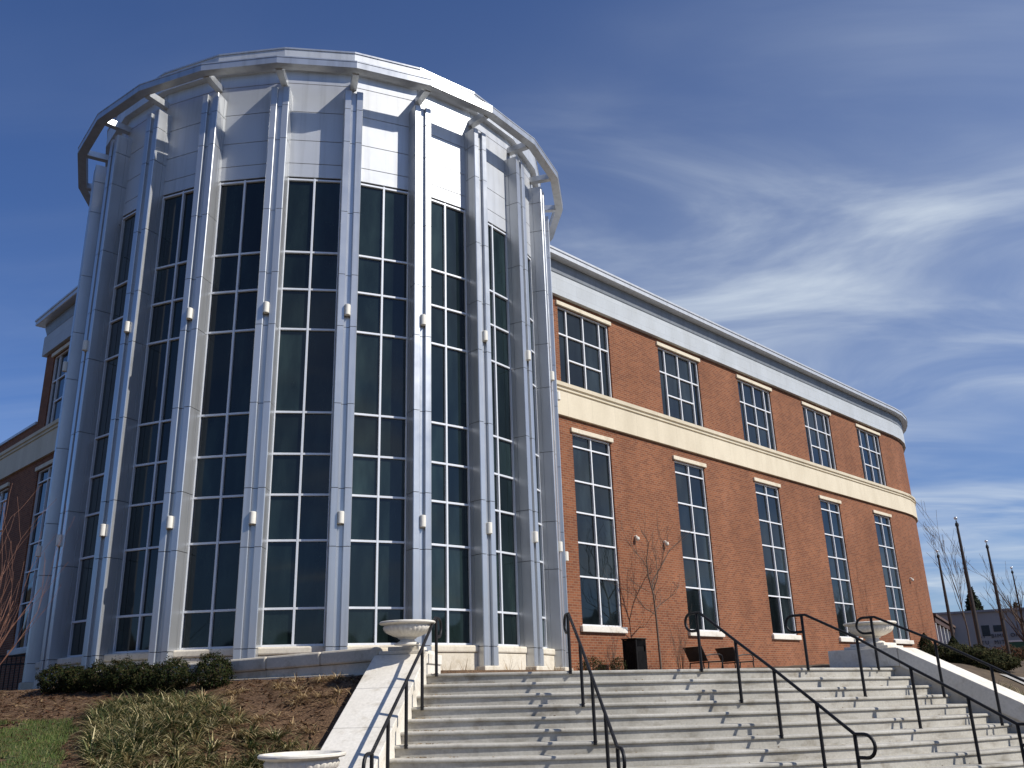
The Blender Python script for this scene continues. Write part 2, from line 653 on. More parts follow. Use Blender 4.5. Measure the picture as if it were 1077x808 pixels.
def build_ground():
    xs = [-600, -300, -150, -80, -45, -30] + [-24 + 0.4 * i for i in range(0, 121)] + [27 + 2.2 * i for i in range(14)] + [70, 100, 180, 320, 600]
    ys = [-600, -300, -120, -50, -20, -8] + [0.4 * i for i in range(0, 91)] + [38 + 2.5 * i for i in range(20)] + [100, 150, 240, 380, 700]
    mb = MB()
    mb.grid([[(x, y, ground_h(x, y)) for x in xs] for y in ys], smooth=True)
    tag(mb.build('ground', M['soil'], fix=False), kind='structure')
    # mulch bed on the left slope
    mb = MB()
    n, mm = 64, 84
    rows = []
    for i in range(mm + 1):
        d = -3.6 + 14.6 * i / mm
        row = []
        for j in range(n + 1):
            a0 = -0.35 - 0.45 * max(d, 0)
            a = a0 + (14.2 - a0) * j / n
            p = E0 + Ed * a + Em * d
            # stay outside the stair wall
            sl = (p - CL).dot(CLn)
            if sl < 0.80 and d > -0.5:
                p = p + CLn * (0.80 - sl)
            z = left_h(p.x, p.y) + 0.03 + 0.022 * mnoise.noise(Vector((p.x * 2.2, p.y * 2.2, 0))) + 0.012 * mnoise.noise(Vector((p.x * 7, p.y * 7, 5)))
            z += 0.03 * max(0, mnoise.noise(Vector((p.x * 3.7, p.y * 3.7, 11))))
            row.append((p.x, p.y, z))
        rows.append(row)
    mb.grid(rows)
    tag(mb.build('mulch_bed', M['mulch'], fix=False), kind='structure')
    # plaza paving between the stair head and the walls
    mb = MB()
    prev = None
    pts = []
    for k in range(41):
        ph = R(-9) + R(54) * k / 40
        rr = SR - 0.28
        x, y = SX + rr * sin(ph), SY - rr * cos(ph)
        pts.append((x, y, SZ + SGX * x - 0.004))
    far = [(9.0, 35.2, 0.36), (20, 48, 0.36)]
    for k in range(40):
        a, b = pts[k], pts[k + 1]
        fa, fb = k / 40, (k + 1) / 40
        A = (-6 + 26 * fa, 21 + 24.0 * fa, 0.36)
        B = (-6 + 26 * fb, 21 + 24.0 * fb, 0.36)
        mb.face([a, b, B, A])
    tag(mb.build('plaza', M['plaza']), kind='structure')
    # pale footpath beyond the shrubs on the right
    mb = MB()
    rows = []
    for i in range(21):
        a = i / 20
        row = []
        for j in range(5):
            x = 10.6 + 12 * a + 0.1 * j
            y = 20.2 + 8.5 * a * a + 1.5 * a - 0.4 * j + 0.8
            row.append((x, y, right_h(x, y) + 0.03))
        rows.append(row)
    mb.grid(rows)
    tag(mb.build('footpath', M['plaza'], fix=False), kind='structure')


build_ground()

# ------------------------------------------------------------------ steps
NST = 12


def step_z(k, x):
    return SZ + SGX * x - RISE * k


def build_steps():
    mb = MB()
    seg = 72
    for k in range(NST + 1):
        rr = SR + ST * k
        v = CR - Vector((SX, SY))
        b = v.dot(CRd)
        s = -b + math.sqrt(b * b - (v.length_squared - rr * rr))
        pe = CR + CRd * s
        phR = math.atan2(pe.x - SX, SY - pe.y) + 0.55 / rr
        v = CL - Vector((SX, SY))
        b = v.dot(CLd)
        s = -b + math.sqrt(b * b - (v.length_squared - rr * rr))
        pe = CL + CLd * s
        phL = math.atan2(pe.x - SX, SY - pe.y) - 0.45 / rr
        nose = 0.034
        prof = [(rr - ST - 0.25, 0.0), (rr - 0.030, -0.001), (rr - 0.010, -0.006), (rr - 0.002, -0.016), (rr, -0.030), (rr - 0.003, -0.044),
                (rr - 0.012, -0.050), (rr - nose, -0.051), (rr - nose - 0.006, -RISE - 0.05)]
        if k == 0:
            prof[0] = (rr - 0.45, 0.0)
        rows = []
        for j in range(seg + 1):
            ph = phL + (phR - phL) * j / seg
            row = []
            for r, dz in prof:
                r2 = r + ST * k * 0.13 * sstep(R(20), R(45), ph)
                x, y = SX + r2 * sin(ph), SY - r2 * cos(ph)
                row.append((x, y, step_z(k, x) + dz + 0.003 * mnoise.noise(Vector((x * 1.5, y * 1.5, k)))))
            rows.append(row)
        mb.grid(rows, smooth=False)
    tag(mb.build('steps', M['concrete']), kind='structure')


build_steps()

# ------------------------------------------------------------------ the building
CX, CY = -5.6614, 25.524
TH0, DTH = R(-58.0797), R(14.8404)
bld = thing('civic_building', (CX, CY, 0.3), 'red brick civic building with a round silver finned glass tower at its corner', 'building')


def tframe(a):
    er = (sin(a), -cos(a))
    et = (cos(a), sin(a))
    return lambda t, o, z: (CX + er[0] * o + et[0] * t, CY + er[1] * o + et[1] * t, z)


def glass_col(kind):
    b = RNG.uniform(0.55, 1.5)
    if kind == 'tower':
        return (0.0105 * b, 0.0185 * b, 0.018 * b)
    return (0.010 * b, 0.0145 * b, 0.0165 * b)


def pane_quad(mb, fr, t0, t1, off, z0, z1, kind, tilt=0.006):
    a, b, c = [RNG.uniform(-tilt, tilt) for _ in range(3)]
    mb.face([fr(t0, off + a, z0), fr(t1, off + b, z0), fr(t1, off + b + c, z1), fr(t0, off + a + c, z1)], col=glass_col(kind))


ROWS_T = [1.09, 1.83, 3.24, 4.23, 5.14, 6.10, 8.10, 9.11, 10.08, 12.05]
BAYS = range(-3, 11)
COLS = range(-3, 12)
RIN = 6.6


def seg_list(z0, z1, cuts):
    zs = [z0] + [c for c in cuts if z0 < c < z1] + [z1]
    return [(a + (0.007 if i else 0), b - (0.007 if i < len(zs) - 2 else 0)) for i, (a, b) in enumerate(zip(zs, zs[1:]))]


def build_tower():
    # fins: two flanges with a channel between them, panel seams down the sides
    prof = [(-0.225, 6.42), (-0.225, 6.715), (-0.213, 6.718), (-0.213, 6.727), (-0.225, 6.73), (-0.225, 6.985), (-0.212, 7.0), (-0.075, 7.0), (-0.065, 6.99), (-0.065, 6.925),
            (0.065, 6.925), (0.065, 6.99), (0.075, 7.0), (0.212, 7.0), (0.225, 6.985), (0.225, 6.73), (0.213, 6.727), (0.213, 6.718), (0.225, 6.715), (0.225, 6.42)]
    core = [(-0.205, 6.42), (-0.205, 6.97), (-0.085, 6.97), (-0.085, 6.90), (0.085, 6.90), (0.085, 6.97), (0.205, 6.97), (0.205, 6.42)]
    for i in COLS:
        fr = tframe(TH0 + DTH * i)
        mb = MB()
        for a, b in seg_list(0.62, 14.44, [1.03, 3.05, 4.30, 6.20, 8.05, 9.35, 11.0, 12.95, 13.9]):
            mb.prism(fr, prof, a, b)
        fin = mb.build('fin', M['silver'], bld)
        mb = MB()
        mb.prism(fr, core, 0.6, 14.40)
        mb.build('joint_core', M['joint'], fin)
        mb = MB()
        mb.fbox(fr, -0.27, 0.27, 6.40, 7.06, 0.2, 0.615)
        mb.build('footing', M['lime'], fin, bevel=0.015)
        # bracket arm out to the ring
        mb = MB()
        mb.fbox(fr, -0.085, 0.085, 6.45, 7.253, 14.745, 14.925)
        mb.build('bracket', M['silver'], bld, bevel=0.006)
    for i in BAYS:
        a0 = TH0 + DTH * (i + 0.5)
        fr = tframe(a0)
        ap = RIN * cos(DTH / 2)
        hw = RIN * sin(DTH / 2) - 0.19
        # stone base with a rounded sill
        mb = MB()
        mb.fbox(fr, -hw - 0.02, hw + 0.02, ap - 0.1, ap + 0.20, 0.2, 0.90)
        mb.build('stone_base', M['lime'], bld, bevel=0.02)
        mb = MB()
        mb.fbox(fr, -hw - 0.018, hw + 0.018, ap - 0.1, ap + 0.235, 0.905, 1.062)
        mb.build('sill', M['lime'], bld, bevel=0.035)
        # cladding panels above the glazing
        mb = MB()
        for za, zb in ((12.12, 12.49), (12.505, 13.15), (13.165, 13.99), (14.005, 14.83), (14.845, 15.25)):
            hf = RIN * sin(DTH / 2) - 0.004
            mb.fbox(fr, -hf, hf, ap - 0.06, ap + 0.035, za, zb)
        pn = mb.build('cladding_panel', M['panel'], bld, bevel=0.004)
        mb = MB()
        mb.fbox(fr, -hw - 0.1, hw + 0.1, ap - 0.2, ap + 0.005, 12.06, 15.3)
        mb.build('joint_backing', M['joint'], pn)
        # window: white frame, two columns of panes
        win = bpy.data.objects.new('window', None)
        COL.objects.link(win)
        win.parent = bld
        p = fr(0, ap, 1.09)
        win.location = Vector(p) - bld.location
        mb = MB()
        fw_ = 0.0235
        gw = hw + 0.0
        for t in (-gw + fw_, 0.0, gw - fw_):
            mb.fbox(fr, t - fw_, t + fw_, ap - 0.10, ap + 0.03, 1.07, 12.09)
        for z in ROWS_T:
            for s in (-1, 1):
                t0, t1 = (-gw + 2 * fw_, -fw_) if s < 0 else (fw_, gw - 2 * fw_)
                mb.fbox(fr, t0, t1, ap - 0.09, ap + 0.026, z - fw_, z + fw_)
        mb.build('frame', M['grey_frame'], win, bevel=0.004)
        mb = MB()
        for za, zb in zip(ROWS_T, ROWS_T[1:]):
            for t0, t1 in ((-gw, 0), (0, gw)):
                pane_quad(mb, fr, t0, t1, ap - 0.03, za, zb, 'tower', 0.005)
        mb.build('panes', M['glass'], win, fix=False)
    # ring beam carried on the brackets

    def poly_ring(name, m_, r0, r1, z0, z1, bev=0.006, k0=-3, k1=12, parent=bld):
        mb = MB()
        for i in range(k0, k1):
            a, b = TH0 + DTH * i, TH0 + DTH * (i + 1)
            c = [(CX + r * sin(x), CY - r * cos(x)) for x in (a, b) for r in (r0, r1)]
            (ax0, ay0), (ax1, ay1), (bx0, by0), (bx1, by1) = c
            q = [(ax0, ay0), (ax1, ay1), (bx1, by1), (bx0, by0)]
            mb.hexa([(x, y, z0) for x, y in q] + [(x, y, z1) for x, y in q])
        bm_o = mb.build(name, m_, parent)
        return bm_o
    poly_ring('ring_beam', M['silver'], 7.255, 7.49, 14.77, 14.94)
    lip = poly_ring('ring_lip', M['silver'], 7.24, 7.50, 14.943, 14.975)
    poly_ring('drum_wall', M['panel'], 6.2, 6.56, 15.0, 15.6)
    cp = poly_ring('coping', M['panel'], 6.30, 6.80, 15.2, 15.74)
    poly_ring('coping_cap', M['silver'], 6.28, 6.82, 15.743, 15.79, parent=cp)
    # flat roof disc behind the coping
    mb = MB()
    top = [(CX + 6.5 * sin(2 * pi * j / 48), CY - 6.5 * cos(2 * pi * j / 48), 15.3) for j in range(48)]
    mb.face(top)
    mb.build('tower_roof', M['cove'], bld)
    # dark back-up wall inside
    mb = MB()
    mb.lathe((CX, CY, 0), [(6.25, 0.2), (6.25, 15.2)], 48)
    mb.build('inner_wall', M['joint'], bld)


build_tower()

# --- brick wings -----------------------------------------------------------
WA = R(44.0889)
WO = (2.56985, 28.52405)
WT, WN = (sin(WA), cos(WA)), (cos(WA), -sin(WA))
wfr = frame(WO[0], WO[1], WT[0], WT[1], WN[0], WN[1])
LO = (-15.6305, 29.7719)
LT, LN = (-0.719, 0.695), (-0.695, -0.719)
lfr = frame(LO[0], LO[1], LT[0], LT[1], LN[0], LN[1])


def wall_mesh(mb, fr, t0, t1, z0, z1, holes, rec=0.17):
    ts = sorted({t0, t1, *[h[0] for h in holes], *[h[1] for h in holes]})
    zs = sorted({z0, z1, *[h[2] for h in holes], *[h[3] for h in holes]})
    for a, b in zip(ts, ts[1:]):
        for c, d in zip(zs, zs[1:]):
            tm, zm = (a + b) / 2, (c + d) / 2
            if any(h[0] < tm < h[1] and h[2] < zm < h[3] for h in holes):
                continue
            mb.face([fr(a, 0, c), fr(b, 0, c), fr(b, 0, d), fr(a, 0, d)], uv=[(a, c), (b, c), (b, d), (a, d)])
    for h0, h1, h2, h3 in holes:
        for t in (h0, h1):
            mb.face([fr(t, 0, h2), fr(t, 0, h3), fr(t, -rec, h3), fr(t, -rec, h2)], uv=[(t, h2), (t, h3), (t + rec, h3), (t + rec, h2)])
        for z in (h2, h3):
            mb.face([fr(h0, 0, z), fr(h1, 0, z), fr(h1, -rec, z), fr(h0, -rec, z)], uv=[(h0, z), (h1, z), (h1, z + rec), (h0, z + rec)])


def tall_window(fr, c, zoff=1.0, kind='wing', lintel=True):
    zb, zt, hw = 1.90 * zoff, 7.93 * zoff, 0.985
    win = bpy.data.objects.new('window', None)
    COL.objects.link(win)
    win.parent = bld
    win.location = Vector(fr(c, 0, zb)) - bld.location
    rows = [zb, 3.37 * zoff, 4.41 * zoff, 5.36 * zoff, 6.37 * zoff, 7.50 * zoff, zt]
    mb = MB()
    f = 0.0235
    for t in (-hw + f, 0, hw - f):
        mb.fbox(fr, c + t - f, c + t + f, -0.16, -0.055, zb, zt)
    for i, z in enumerate(rows):
        z = min(max(z, zb + f), zt - f)
        for t0, t1 in ((-hw + 2 * f, -f), (f, hw - 2 * f)):
            mb.fbox(fr, c + t0, c + t1, -0.155, -0.06, z - f, z + f)
    mb.build('frame', M['white_frame'], win)
    mb = MB()
    for a, b in zip(rows, rows[1:]):
        for t0, t1 in ((-hw, 0), (0, hw)):
            pane_quad(mb, fr, c + t0, c + t1, -0.12, a, b, kind)
    mb.build('panes', M['glass'], win, fix=False)
    mb = MB()
    mb.fbox(fr, c - hw - 0.11, c + hw + 0.11, -0.10, 0.10, zb - 0.19, zb - 0.003)
    mb.build('sill', M['capstone'], win, bevel=0.02)
    mb = MB()
    mb.fbox(fr, c - hw - 0.09, c + hw + 0.09, -0.10, 0.07, zt + 0.003, zt + 0.15)
    mb.build('lintel', M['cream'], win, bevel=0.012)
    return (c - hw, c + hw, zb, zt)


def wide_window(fr, c, zoff=1.0, kind='wing'):
    zb, zt, hw = 9.535 * zoff, 12.30 * zoff, 1.355
    win = bpy.data.objects.new('window', None)
    COL.objects.link(win)
    win.parent = bld
    win.location = Vector(fr(c, 0, zb)) - bld.location
    f = 0.0235
    z1, z2 = zb + (zt - zb) * 0.645, zb + (zt - zb) * 0.335
    tin = hw * 0.645
    mb = MB()
    for t in (-hw + f, -tin, 0, tin, hw - f):
        mb.fbox(fr, c + t - f, c + t + f, -0.16, -0.055, zb, zt)
    for z in (zb + f, z1, zt - f):
        for t0, t1 in ((-hw + 2 * f, -tin - f), (-tin + f, -f), (f, tin - f), (tin + f, hw - 2 * f)):
            mb.fbox(fr, c + t0, c + t1, -0.155, -0.06, z - f, z + f)
    for t0, t1 in ((-tin + f, -f), (f, tin - f)):
        mb.fbox(fr, c + t0, c + t1, -0.155, -0.06, z2 - f, z2 + f)
    mb.build('frame', M['white_frame'], win)
    mb = MB()
    for t0, t1 in ((-hw, -tin), (tin, hw)):
        pane_quad(mb, fr, c + t0, c + t1, -0.12, zb, z1, kind)
        pane_quad(mb, fr, c + t0, c + t1, -0.12, z1, zt, kind)
    for t0, t1 in ((-tin, 0), (0, tin)):
        for a, b in ((zb, z2), (z2, z1), (z1, zt)):
            pane_quad(mb, fr, c + t0, c + t1, -0.12, a, b, kind)
    mb.build('panes', M['glass'], win, fix=False)
    mb = MB()
    mb.fbox(fr, c - hw - 0.10, c + hw + 0.10, -0.10, 0.07, zt + 0.003, zt + 0.145)
    mb.build('lintel', M['cream'], win, bevel=0.012)
    return (c - hw, c + hw, zb, zt)


T_ARC, R_ARC = 25.6, 8.5


def wing_path(off, kind):
    """plan points (x, y, run) of the right or left wing's face moved out by off"""
    pts = []
    if kind == 'right':
        pts.append((*wfr(-6.0, off, 0)[:2], -6.0))
        for k in range(1, 15):
            t = -6 + (T_ARC + 6) * k / 15
            pts.append((*wfr(t, off, 0)[:2], t))
        c = wfr(T_ARC, -R_ARC, 0)
        for k in range(0, 13):
            a = R(90) * k / 12
            rr = R_ARC + off
            x = c[0] + rr * (cos(a) * WN[0] + sin(a) * WT[0])
            y = c[1] + rr * (cos(a) * WN[1] + sin(a) * WT[1])
            pts.append((x, y, T_ARC + R_ARC * a))
        e = (c[0] + (R_ARC + off) * WT[0] - WN[0] * 14, c[1] + (R_ARC + off) * WT[1] - WN[1] * 14)
        pts.append((*e, T_ARC + R_ARC * pi / 2 + 14))
    elif kind == 'left':
        for t in (-8.0, 2.9 + off):
            pts.append((*lfr(t, off, 0)[:2], t))
        pts.append((*lfr(2.9 + off, -12, 0)[:2], 2.9 + 12))
    else:
        for t in (-8.0, 2.0, 12.0, 26.0):
            pts.append((*lfr(t, off, 0)[:2], t))
    return pts


def sweep(prof, kind, name, m_, uvz=True, cap=True):
    """prof [(off, z)] closed outline swept along a wing"""
    mb = MB()
    paths = [wing_path(o, kind) for o, z in prof]
    n = len(prof)
    for k in range(n):
        k2 = (k + 1) % n
        for j in range(len(paths[0]) - 1):
            a, b = paths[k][j], paths[k][j + 1]
            c, d = paths[k2][j + 1], paths[k2][j]
            mb.face([(a[0], a[1], prof[k][1]), (b[0], b[1], prof[k][1]), (c[0], c[1], prof[k2][1]), (d[0], d[1], prof[k2][1])],
                    uv=[(a[2], prof[k][1]), (b[2], prof[k][1]), (c[2], prof[k2][1]), (d[2], prof[k2][1])])
    return mb.build(name, m_, bld)


def build_wings():
    holes = []
    for i in range(5):
        holes.append(tall_window(wfr, i * 5.664))
        holes.append(wide_window(wfr, i * 5.664 - 0.038))
    mb = MB()
    wall_mesh(mb, wfr, -6.0, T_ARC, 0.0, 13.5, holes)
    pth = wing_path(0, 'right')
    st = next(i for i, p in enumerate(pth) if abs(p[2] - T_ARC) < 1e-6)
    for a, b in zip(pth[st + 0:], pth[st + 1:]):
        if b[2] - a[2] < 1e-6:
            continue
        mb.face([(a[0], a[1], 0), (b[0], b[1], 0), (b[0], b[1], 13.5), (a[0], a[1], 13.5)], uv=[(a[2], 0), (b[2], 0), (b[2], 13.5), (a[2], 13.5)])
    mb.build('brick_wall', M['brick'], bld)
    belt = [(-0.05, 8.40), (0.10, 8.40), (0.10, 9.20), (0.075, 9.215), (0.075, 9.245), (0.125, 9.26), (0.125, 9.31), (0.10, 9.325), (0.10, 9.355), (0.16, 9.38), (0.17, 9.50), (-0.05, 9.53)]
    frz = [(-0.05, 12.60), (0.15, 12.60), (0.15, 13.37), (-0.05, 13.37)]
    cov = [(-0.05, 13.372), (0.06, 13.372), (0.06, 13.42), (0.10, 13.46), (0.12, 13.56), (0.16, 13.70), (0.17, 13.845), (-0.05, 13.845)]
    fas = [(-0.3, 13.85), (0.42, 13.85), (0.45, 13.87), (0.45, 14.02), (0.48, 14.03), (0.48, 14.10), (-0.3, 14.10)]

    def sc(prof, s=1.0):
        return [(o, z * s) for o, z in prof]
    for kind, s in (('right', 1.0), ('left', 1.012)):
        sweep(sc(belt, s) if kind == 'right' else sc(belt, 1.012), kind if kind == 'right' else 'leftlong', 'stone_belt', M['belt'])
        sweep(sc(frz, s), kind, 'frieze', M['frieze'])
        sweep(sc(cov, s), kind, 'cornice_cove', M['cove'])
        sweep(sc(fas, s), kind, 'cornice', M['panel'])
    # left wing
    holes = [tall_window(lfr, 1.1, 1.02, 'wing'), tall_window(lfr, 6.1, 1.02, 'wing'), wide_window(lfr, 0.75, 1.015, 'wing')]
    mb = MB()
    lo = [h for h in holes if h[3] < 9.2]
    hi = [h for h in holes if h[3] > 9.2]
    wall_mesh(mb, lfr, -8.0, 26.0, -0.5, 9.45, lo)
    wall_mesh(mb, lfr, -8.0, 2.9, 9.45, 13.7, hi)
    wall_mesh(mb, lfr, 2.9, 26.0, 9.45, 10.05, [])
    mb.face([lfr(2.9, 0, 9.45), lfr(2.9, -12, 9.45), lfr(2.9, -12, 13.7), lfr(2.9, 0, 13.7)], uv=[(0, 9.45), (12, 9.45), (12, 13.7), (0, 13.7)])
    mb.build('brick_wall', M['brick'], bld)
    mb = MB()
    mb.fbox(lfr, 2.903, 26, -0.4, 0.06, 10.053, 10.15)
    mb.build('parapet_cap', M['panel'], bld)
    # roofs
    mb = MB()
    mb.fbox(wfr, -6, T_ARC, -16, -0.31, 13.6, 13.9)
    mb.build('roof', M['cove'], bld)
    mb = MB()
    mb.fbox(lfr, -8, 2.8, -12, -0.31, 13.7, 14.0)
    mb.fbox(lfr, 2.903, 26, -12, -0.41, 9.7, 9.95)
    mb.build('roof', M['cove'], bld)


build_wings()


# ------------------------------------------------------------------ wall lamps and cameras
ORD = ['first', 'second', 'third', 'fourth', 'fifth', 'sixth', 'seventh', 'eighth', 'ninth', 'tenth', 'eleventh']


def wall_lamp(name, fr, off, z, label, group):
    o = thing(name, fr(0, off, z), label, 'wall lamp', group)
    mb = MB()
    c = fr(0, off + 0.075, z - 0.125)
    mb.lathe(c, [(0.0, 0.0), (0.062, 0.0), (0.069, 0.008), (0.069, 0.252), (0.062, 0.26), (0.0, 0.26)], 20)
    mb.build('shade', M['lamp'], o)
    mb = MB()
    mb.fbox(fr, -0.035, 0.035, off - 0.02, off + 0.03, z - 0.07, z + 0.07)
    mb.build('back_plate', M['lamp'], o)


for i in range(0, 11):
    fr = tframe(TH0 + DTH * i)
    for z, w in ((8.435, 'upper'), (3.646, 'lower')):
        if i == 0:
            lb = 'cream cylinder wall lamp, leftmost of the %s row, beside the left wing window' % w
        elif i == 10:
            lb = 'cream cylinder wall lamp, rightmost of the %s row, against the %s' % (w, 'cream belt' if w == 'upper' else 'red brick')
        else:
            lb = 'cream cylinder wall lamp of the %s row on the %s silver fin from the left' % (w, ORD[i - 1])
        wall_lamp('wall_lamp', fr, 6.94 if 0 < i < 10 else 6.96, z, lb, 'cylinder lamps on the tower fins')


def security_camera(fr, t, z, label):
    o = thing('security_camera', fr(t, 0, z), label, 'security camera', 'cameras on the brick wall')
    mb = MB()
    mb.tube([fr(t, -0.01, z + 0.05), fr(t, 0.06, z + 0.06), fr(t, 0.10, z + 0.03)], 0.035, 10)
    mb.build('bracket', M['lamp'], o)
    mb = MB()
    mb.lathe(fr(t, 0.115, z - 0.06), [(0.0, -0.045), (0.04, -0.03), (0.058, 0.0), (0.072, 0.0), (0.072, 0.06), (0.05, 0.085), (0, 0.09)], 20)
    mb.build('housing', M['lamp'], o)


security_camera(wfr, 1.94, 4.80, 'white dome camera on the brick, left one of the pair above the bare tree')
security_camera(wfr, 3.60, 4.78, 'white dome camera on the brick, right one of the pair above the bare tree')
security_camera(wfr, 24.83, 4.90, 'white dome camera right of the last tall window near the rounded corner')

# ------------------------------------------------------------------ stair walls, ledge, urns


def cheek(name, org, d, nrm, w, z_of_s, segs, label, m_low, cap_h, over):
    o = thing(name, (org.x, org.y, 0.2), label, 'wall')
    fr = frame(org.x, org.y, d.x, d.y, nrm.x, nrm.y)

    def run(mb, s0, s1, o0, o1, dz0, dz1):
        a, b = z_of_s(s0), z_of_s(s1)
        mb.hexa([fr(s0, o0, a + dz0), fr(s1, o0, b + dz0), fr(s1, o1, b + dz0), fr(s0, o1, a + dz0),
                 fr(s0, o0, a + dz1), fr(s1, o0, b + dz1), fr(s1, o1, b + dz1), fr(s0, o1, a + dz1)])
    mb = MB()
    for s0, s1 in segs:
        run(mb, s0, s1, 0, w, -2.6, -cap_h - 0.003)
    mb.build('base', m_low, o)
    mb = MB()
    for s0, s1 in segs:
        run(mb, s0 + 0.004, s1 - 0.004, -over, w + over, -cap_h, 0)
    mb.build('cap', M['capstone'], o, bevel=0.012)
    return o, fr


def zl(s):
    return 0.70 if s < 0.05 else max(0.73 - 0.592 * s, -1.12)


lw, lwf = cheek('stair_wall', CL, CLd, CLn, 0.86, zl, [(-0.95, 0.05), (0.05, 0.95), (0.95, 1.88), (1.88, 2.8), (2.8, 3.12), (3.12, 6.2)],
                'pale stone stair wall with sloping cap on the left of the steps', M['capstone'], 0.16, 0.03)
mb = MB()
mb.fbox(lwf, -0.72, 0.02, 0.04, 0.82, 0.703, 0.765)
mb.fbox(lwf, -0.62, -0.08, 0.16, 0.70, 0.768, 0.835)
mb.build('pedestal', M['capstone'], lw, bevel=0.012)
mb = MB()
mb.fbox(lwf, 4.85, 5.75, 0.02, 0.84, -1.117, -1.0)
mb.fbox(lwf, 4.98, 5.62, 0.12, 0.74, -0.997, -0.905)
mb.build('pedestal', M['capstone'], lw, bevel=0.012)


def zr(s):
    return 0.66 if s < 0.1 else max(0.712 - 0.52 * s, -1.2)


rw, rwf = cheek('stair_wall', CR, CRd, CRn, 0.9, zr, [(-1.35, -0.35), (-0.35, 0.1), (0.1, 0.86), (0.86, 2.2), (2.2, 3.46), (3.46, 5.2)],
                'pale stone stair wall with sloping cap on the right of the steps', M['greystone'], 0.36, 0.03)
mb = MB()
mb.fbox(rwf, -1.02, -0.10, 0.04, 0.86, 0.663, 0.715)
mb.fbox(rwf, -0.92, -0.20, 0.12, 0.78, 0.718, 0.775)
mb.build('pedestal', M['capstone'], rw, bevel=0.012)


def urn(x, y, z, s, label, seed):
    o = thing('urn', (x, y, z), label, 'urn', 'stone planter urns')
    mb = MB()

    def flute(a, zz):
        t = sstep(0.13, 0.17, zz / s) * (1 - sstep(0.285, 0.31, zz / s))
        return 1 + 0.035 * t * (abs(sin(a * 15)) - 0.6)
    pr = [(0.0, 0.10), (0.10, 0.10), (0.14, 0.115), (0.24, 0.145), (0.335, 0.19), (0.385, 0.235), (0.40, 0.28), (0.395, 0.30), (0.385, 0.312), (0.40, 0.325), (0.455, 0.335), (0.47, 0.348), (0.47, 0.366),
          (0.455, 0.378), (0.42, 0.378), (0.395, 0.35), (0.36, 0.30), (0.30, 0.285), (0, 0.285)]
    mb.lathe((x, y, z), [(r * s, h * s) for r, h in pr], 300, flute)
    mb.build('bowl', M['capstone'], o)
    mb = MB()
    pr = [(0, 0), (0.215, 0), (0.215, 0.022), (0.195, 0.032), (0.15, 0.048), (0.12, 0.07), (0.12, 0.088), (0.15, 0.10), (0.16, 0.115), (0, 0.115)]
    mb.lathe((x, y, z), [(r * s, h * s) for r, h in pr], 40)
    mb.build('foot', M['capstone'], o)
    return o


urn(-1.885, 15.49, 0.835, 1.0, 'pale stone bowl urn at the head of the left stair wall', 1)
urn(7.325, 19.44, 0.775, 1.12, 'pale stone bowl urn on the right stair wall in front of the brick', 2)
urn(-2.40, 10.45, -0.905, 1.0, 'pale stone bowl urn low at the bottom of the left stair wall', 3)


def build_ledge():
    o = thing('planter_wall', (E0.x, E0.y, 0.38), 'grey stone planter ledge running from the left stair wall to the tower', 'wall')
    fr = frame(E0.x, E0.y, Ed.x, Ed.y, Em.x, Em.y)
    L = (E1 - E0).length
    mb = MB()
    n = 6
    for k in range(n):
        a, b = L * k / n, L * (k + 1) / n
        za, zb = 0.85 - 0.16 * k / n, 0.85 - 0.16 * (k + 1) / n
        mb.hexa([fr(a + 0.004, -0.42, za - 0.235), fr(b - 0.004, -0.42, zb - 0.235), fr(b - 0.004, 0.03, zb - 0.235), fr(a + 0.004, 0.03, za - 0.235),
                 fr(a + 0.004, -0.42, za), fr(b - 0.004, -0.42, zb), fr(b - 0.004, 0.03, zb), fr(a + 0.004, 0.03, za)])
    mb.build('cap', M['greystone'], o, bevel=0.035)
    mb = MB()
    for k in range(n):
        a, b = L * k / n, L * (k + 1) / n
        za, zb = 0.61 - 0.16 * k / n, 0.61 - 0.16 * (k + 1) / n
        mb.hexa([fr(a + 0.003, -0.40, 0.0), fr(b - 0.003, -0.40, 0.0), fr(b - 0.003, -0.02, 0.0), fr(a + 0.003, -0.02, 0.0),
                 fr(a + 0.003, -0.40, za), fr(b - 0.003, -0.40, zb), fr(b - 0.003, -0.02, zb), fr(a + 0.003, -0.02, za)])
    mb.build('base', M['greystone'], o)
    mb = MB()
    mb.fbox(fr, 0.2, L, -0.02, 0.05, 0.30, 0.425)
    mb.build('plinth', M['greystone'], o, bevel=0.01)


build_ledge()

# ------------------------------------------------------------------ handrails


def handrail(pts, h, label, top_ext=0.16):
    """pts: post feet on the nosings (x, y, z), from the top step down"""
    P = [Vector(p) for p in pts]
    o = thing('handrail', P[0], label, 'handrail', 'black stair handrails')
    T = [p + Vector((0, 0, hh)) for p, hh in zip(P, h)]
    d0 = Vector((P[0].x - P[1].x, P[0].y - P[1].y, 0)).normalized()
    for k, (p, t) in enumerate(zip(P, T)):
        mb = MB()
        mb.tube([p - Vector((0, 0, 0.05)), t - Vector((0, 0, 0.01))], 0.0265, 10)
        post = mb.build('post', M['black'], o)
        mb = MB()
        mb.lathe(p - Vector((0, 0, 0.005)), [(0, 0.0), (0.034, 0.0), (0.034, 0.008), (0.027, 0.012)], 16)
        mb.build('foot_plate', M['black'], post)

    def loop(t, d):
        a = t + d * top_ext
        c = []
        rr = 0.15
        for k in range(11):
            an = pi / 2 - pi * k / 10
            c.append(a + d * rr * cos(an) + Vector((0, 0, -rr + rr * sin(an))))
        c.append(t + Vector((0, 0, -2 * rr)))
        return c
    mb = MB()
    mb.tube(loop(T[0], d0)[::-1] + [T[0], T[0] - d0 * 0.07] + T[1:] + loop(T[-1], -d0), 0.0245, 12)
    mb.build('rail', M['black'], o)


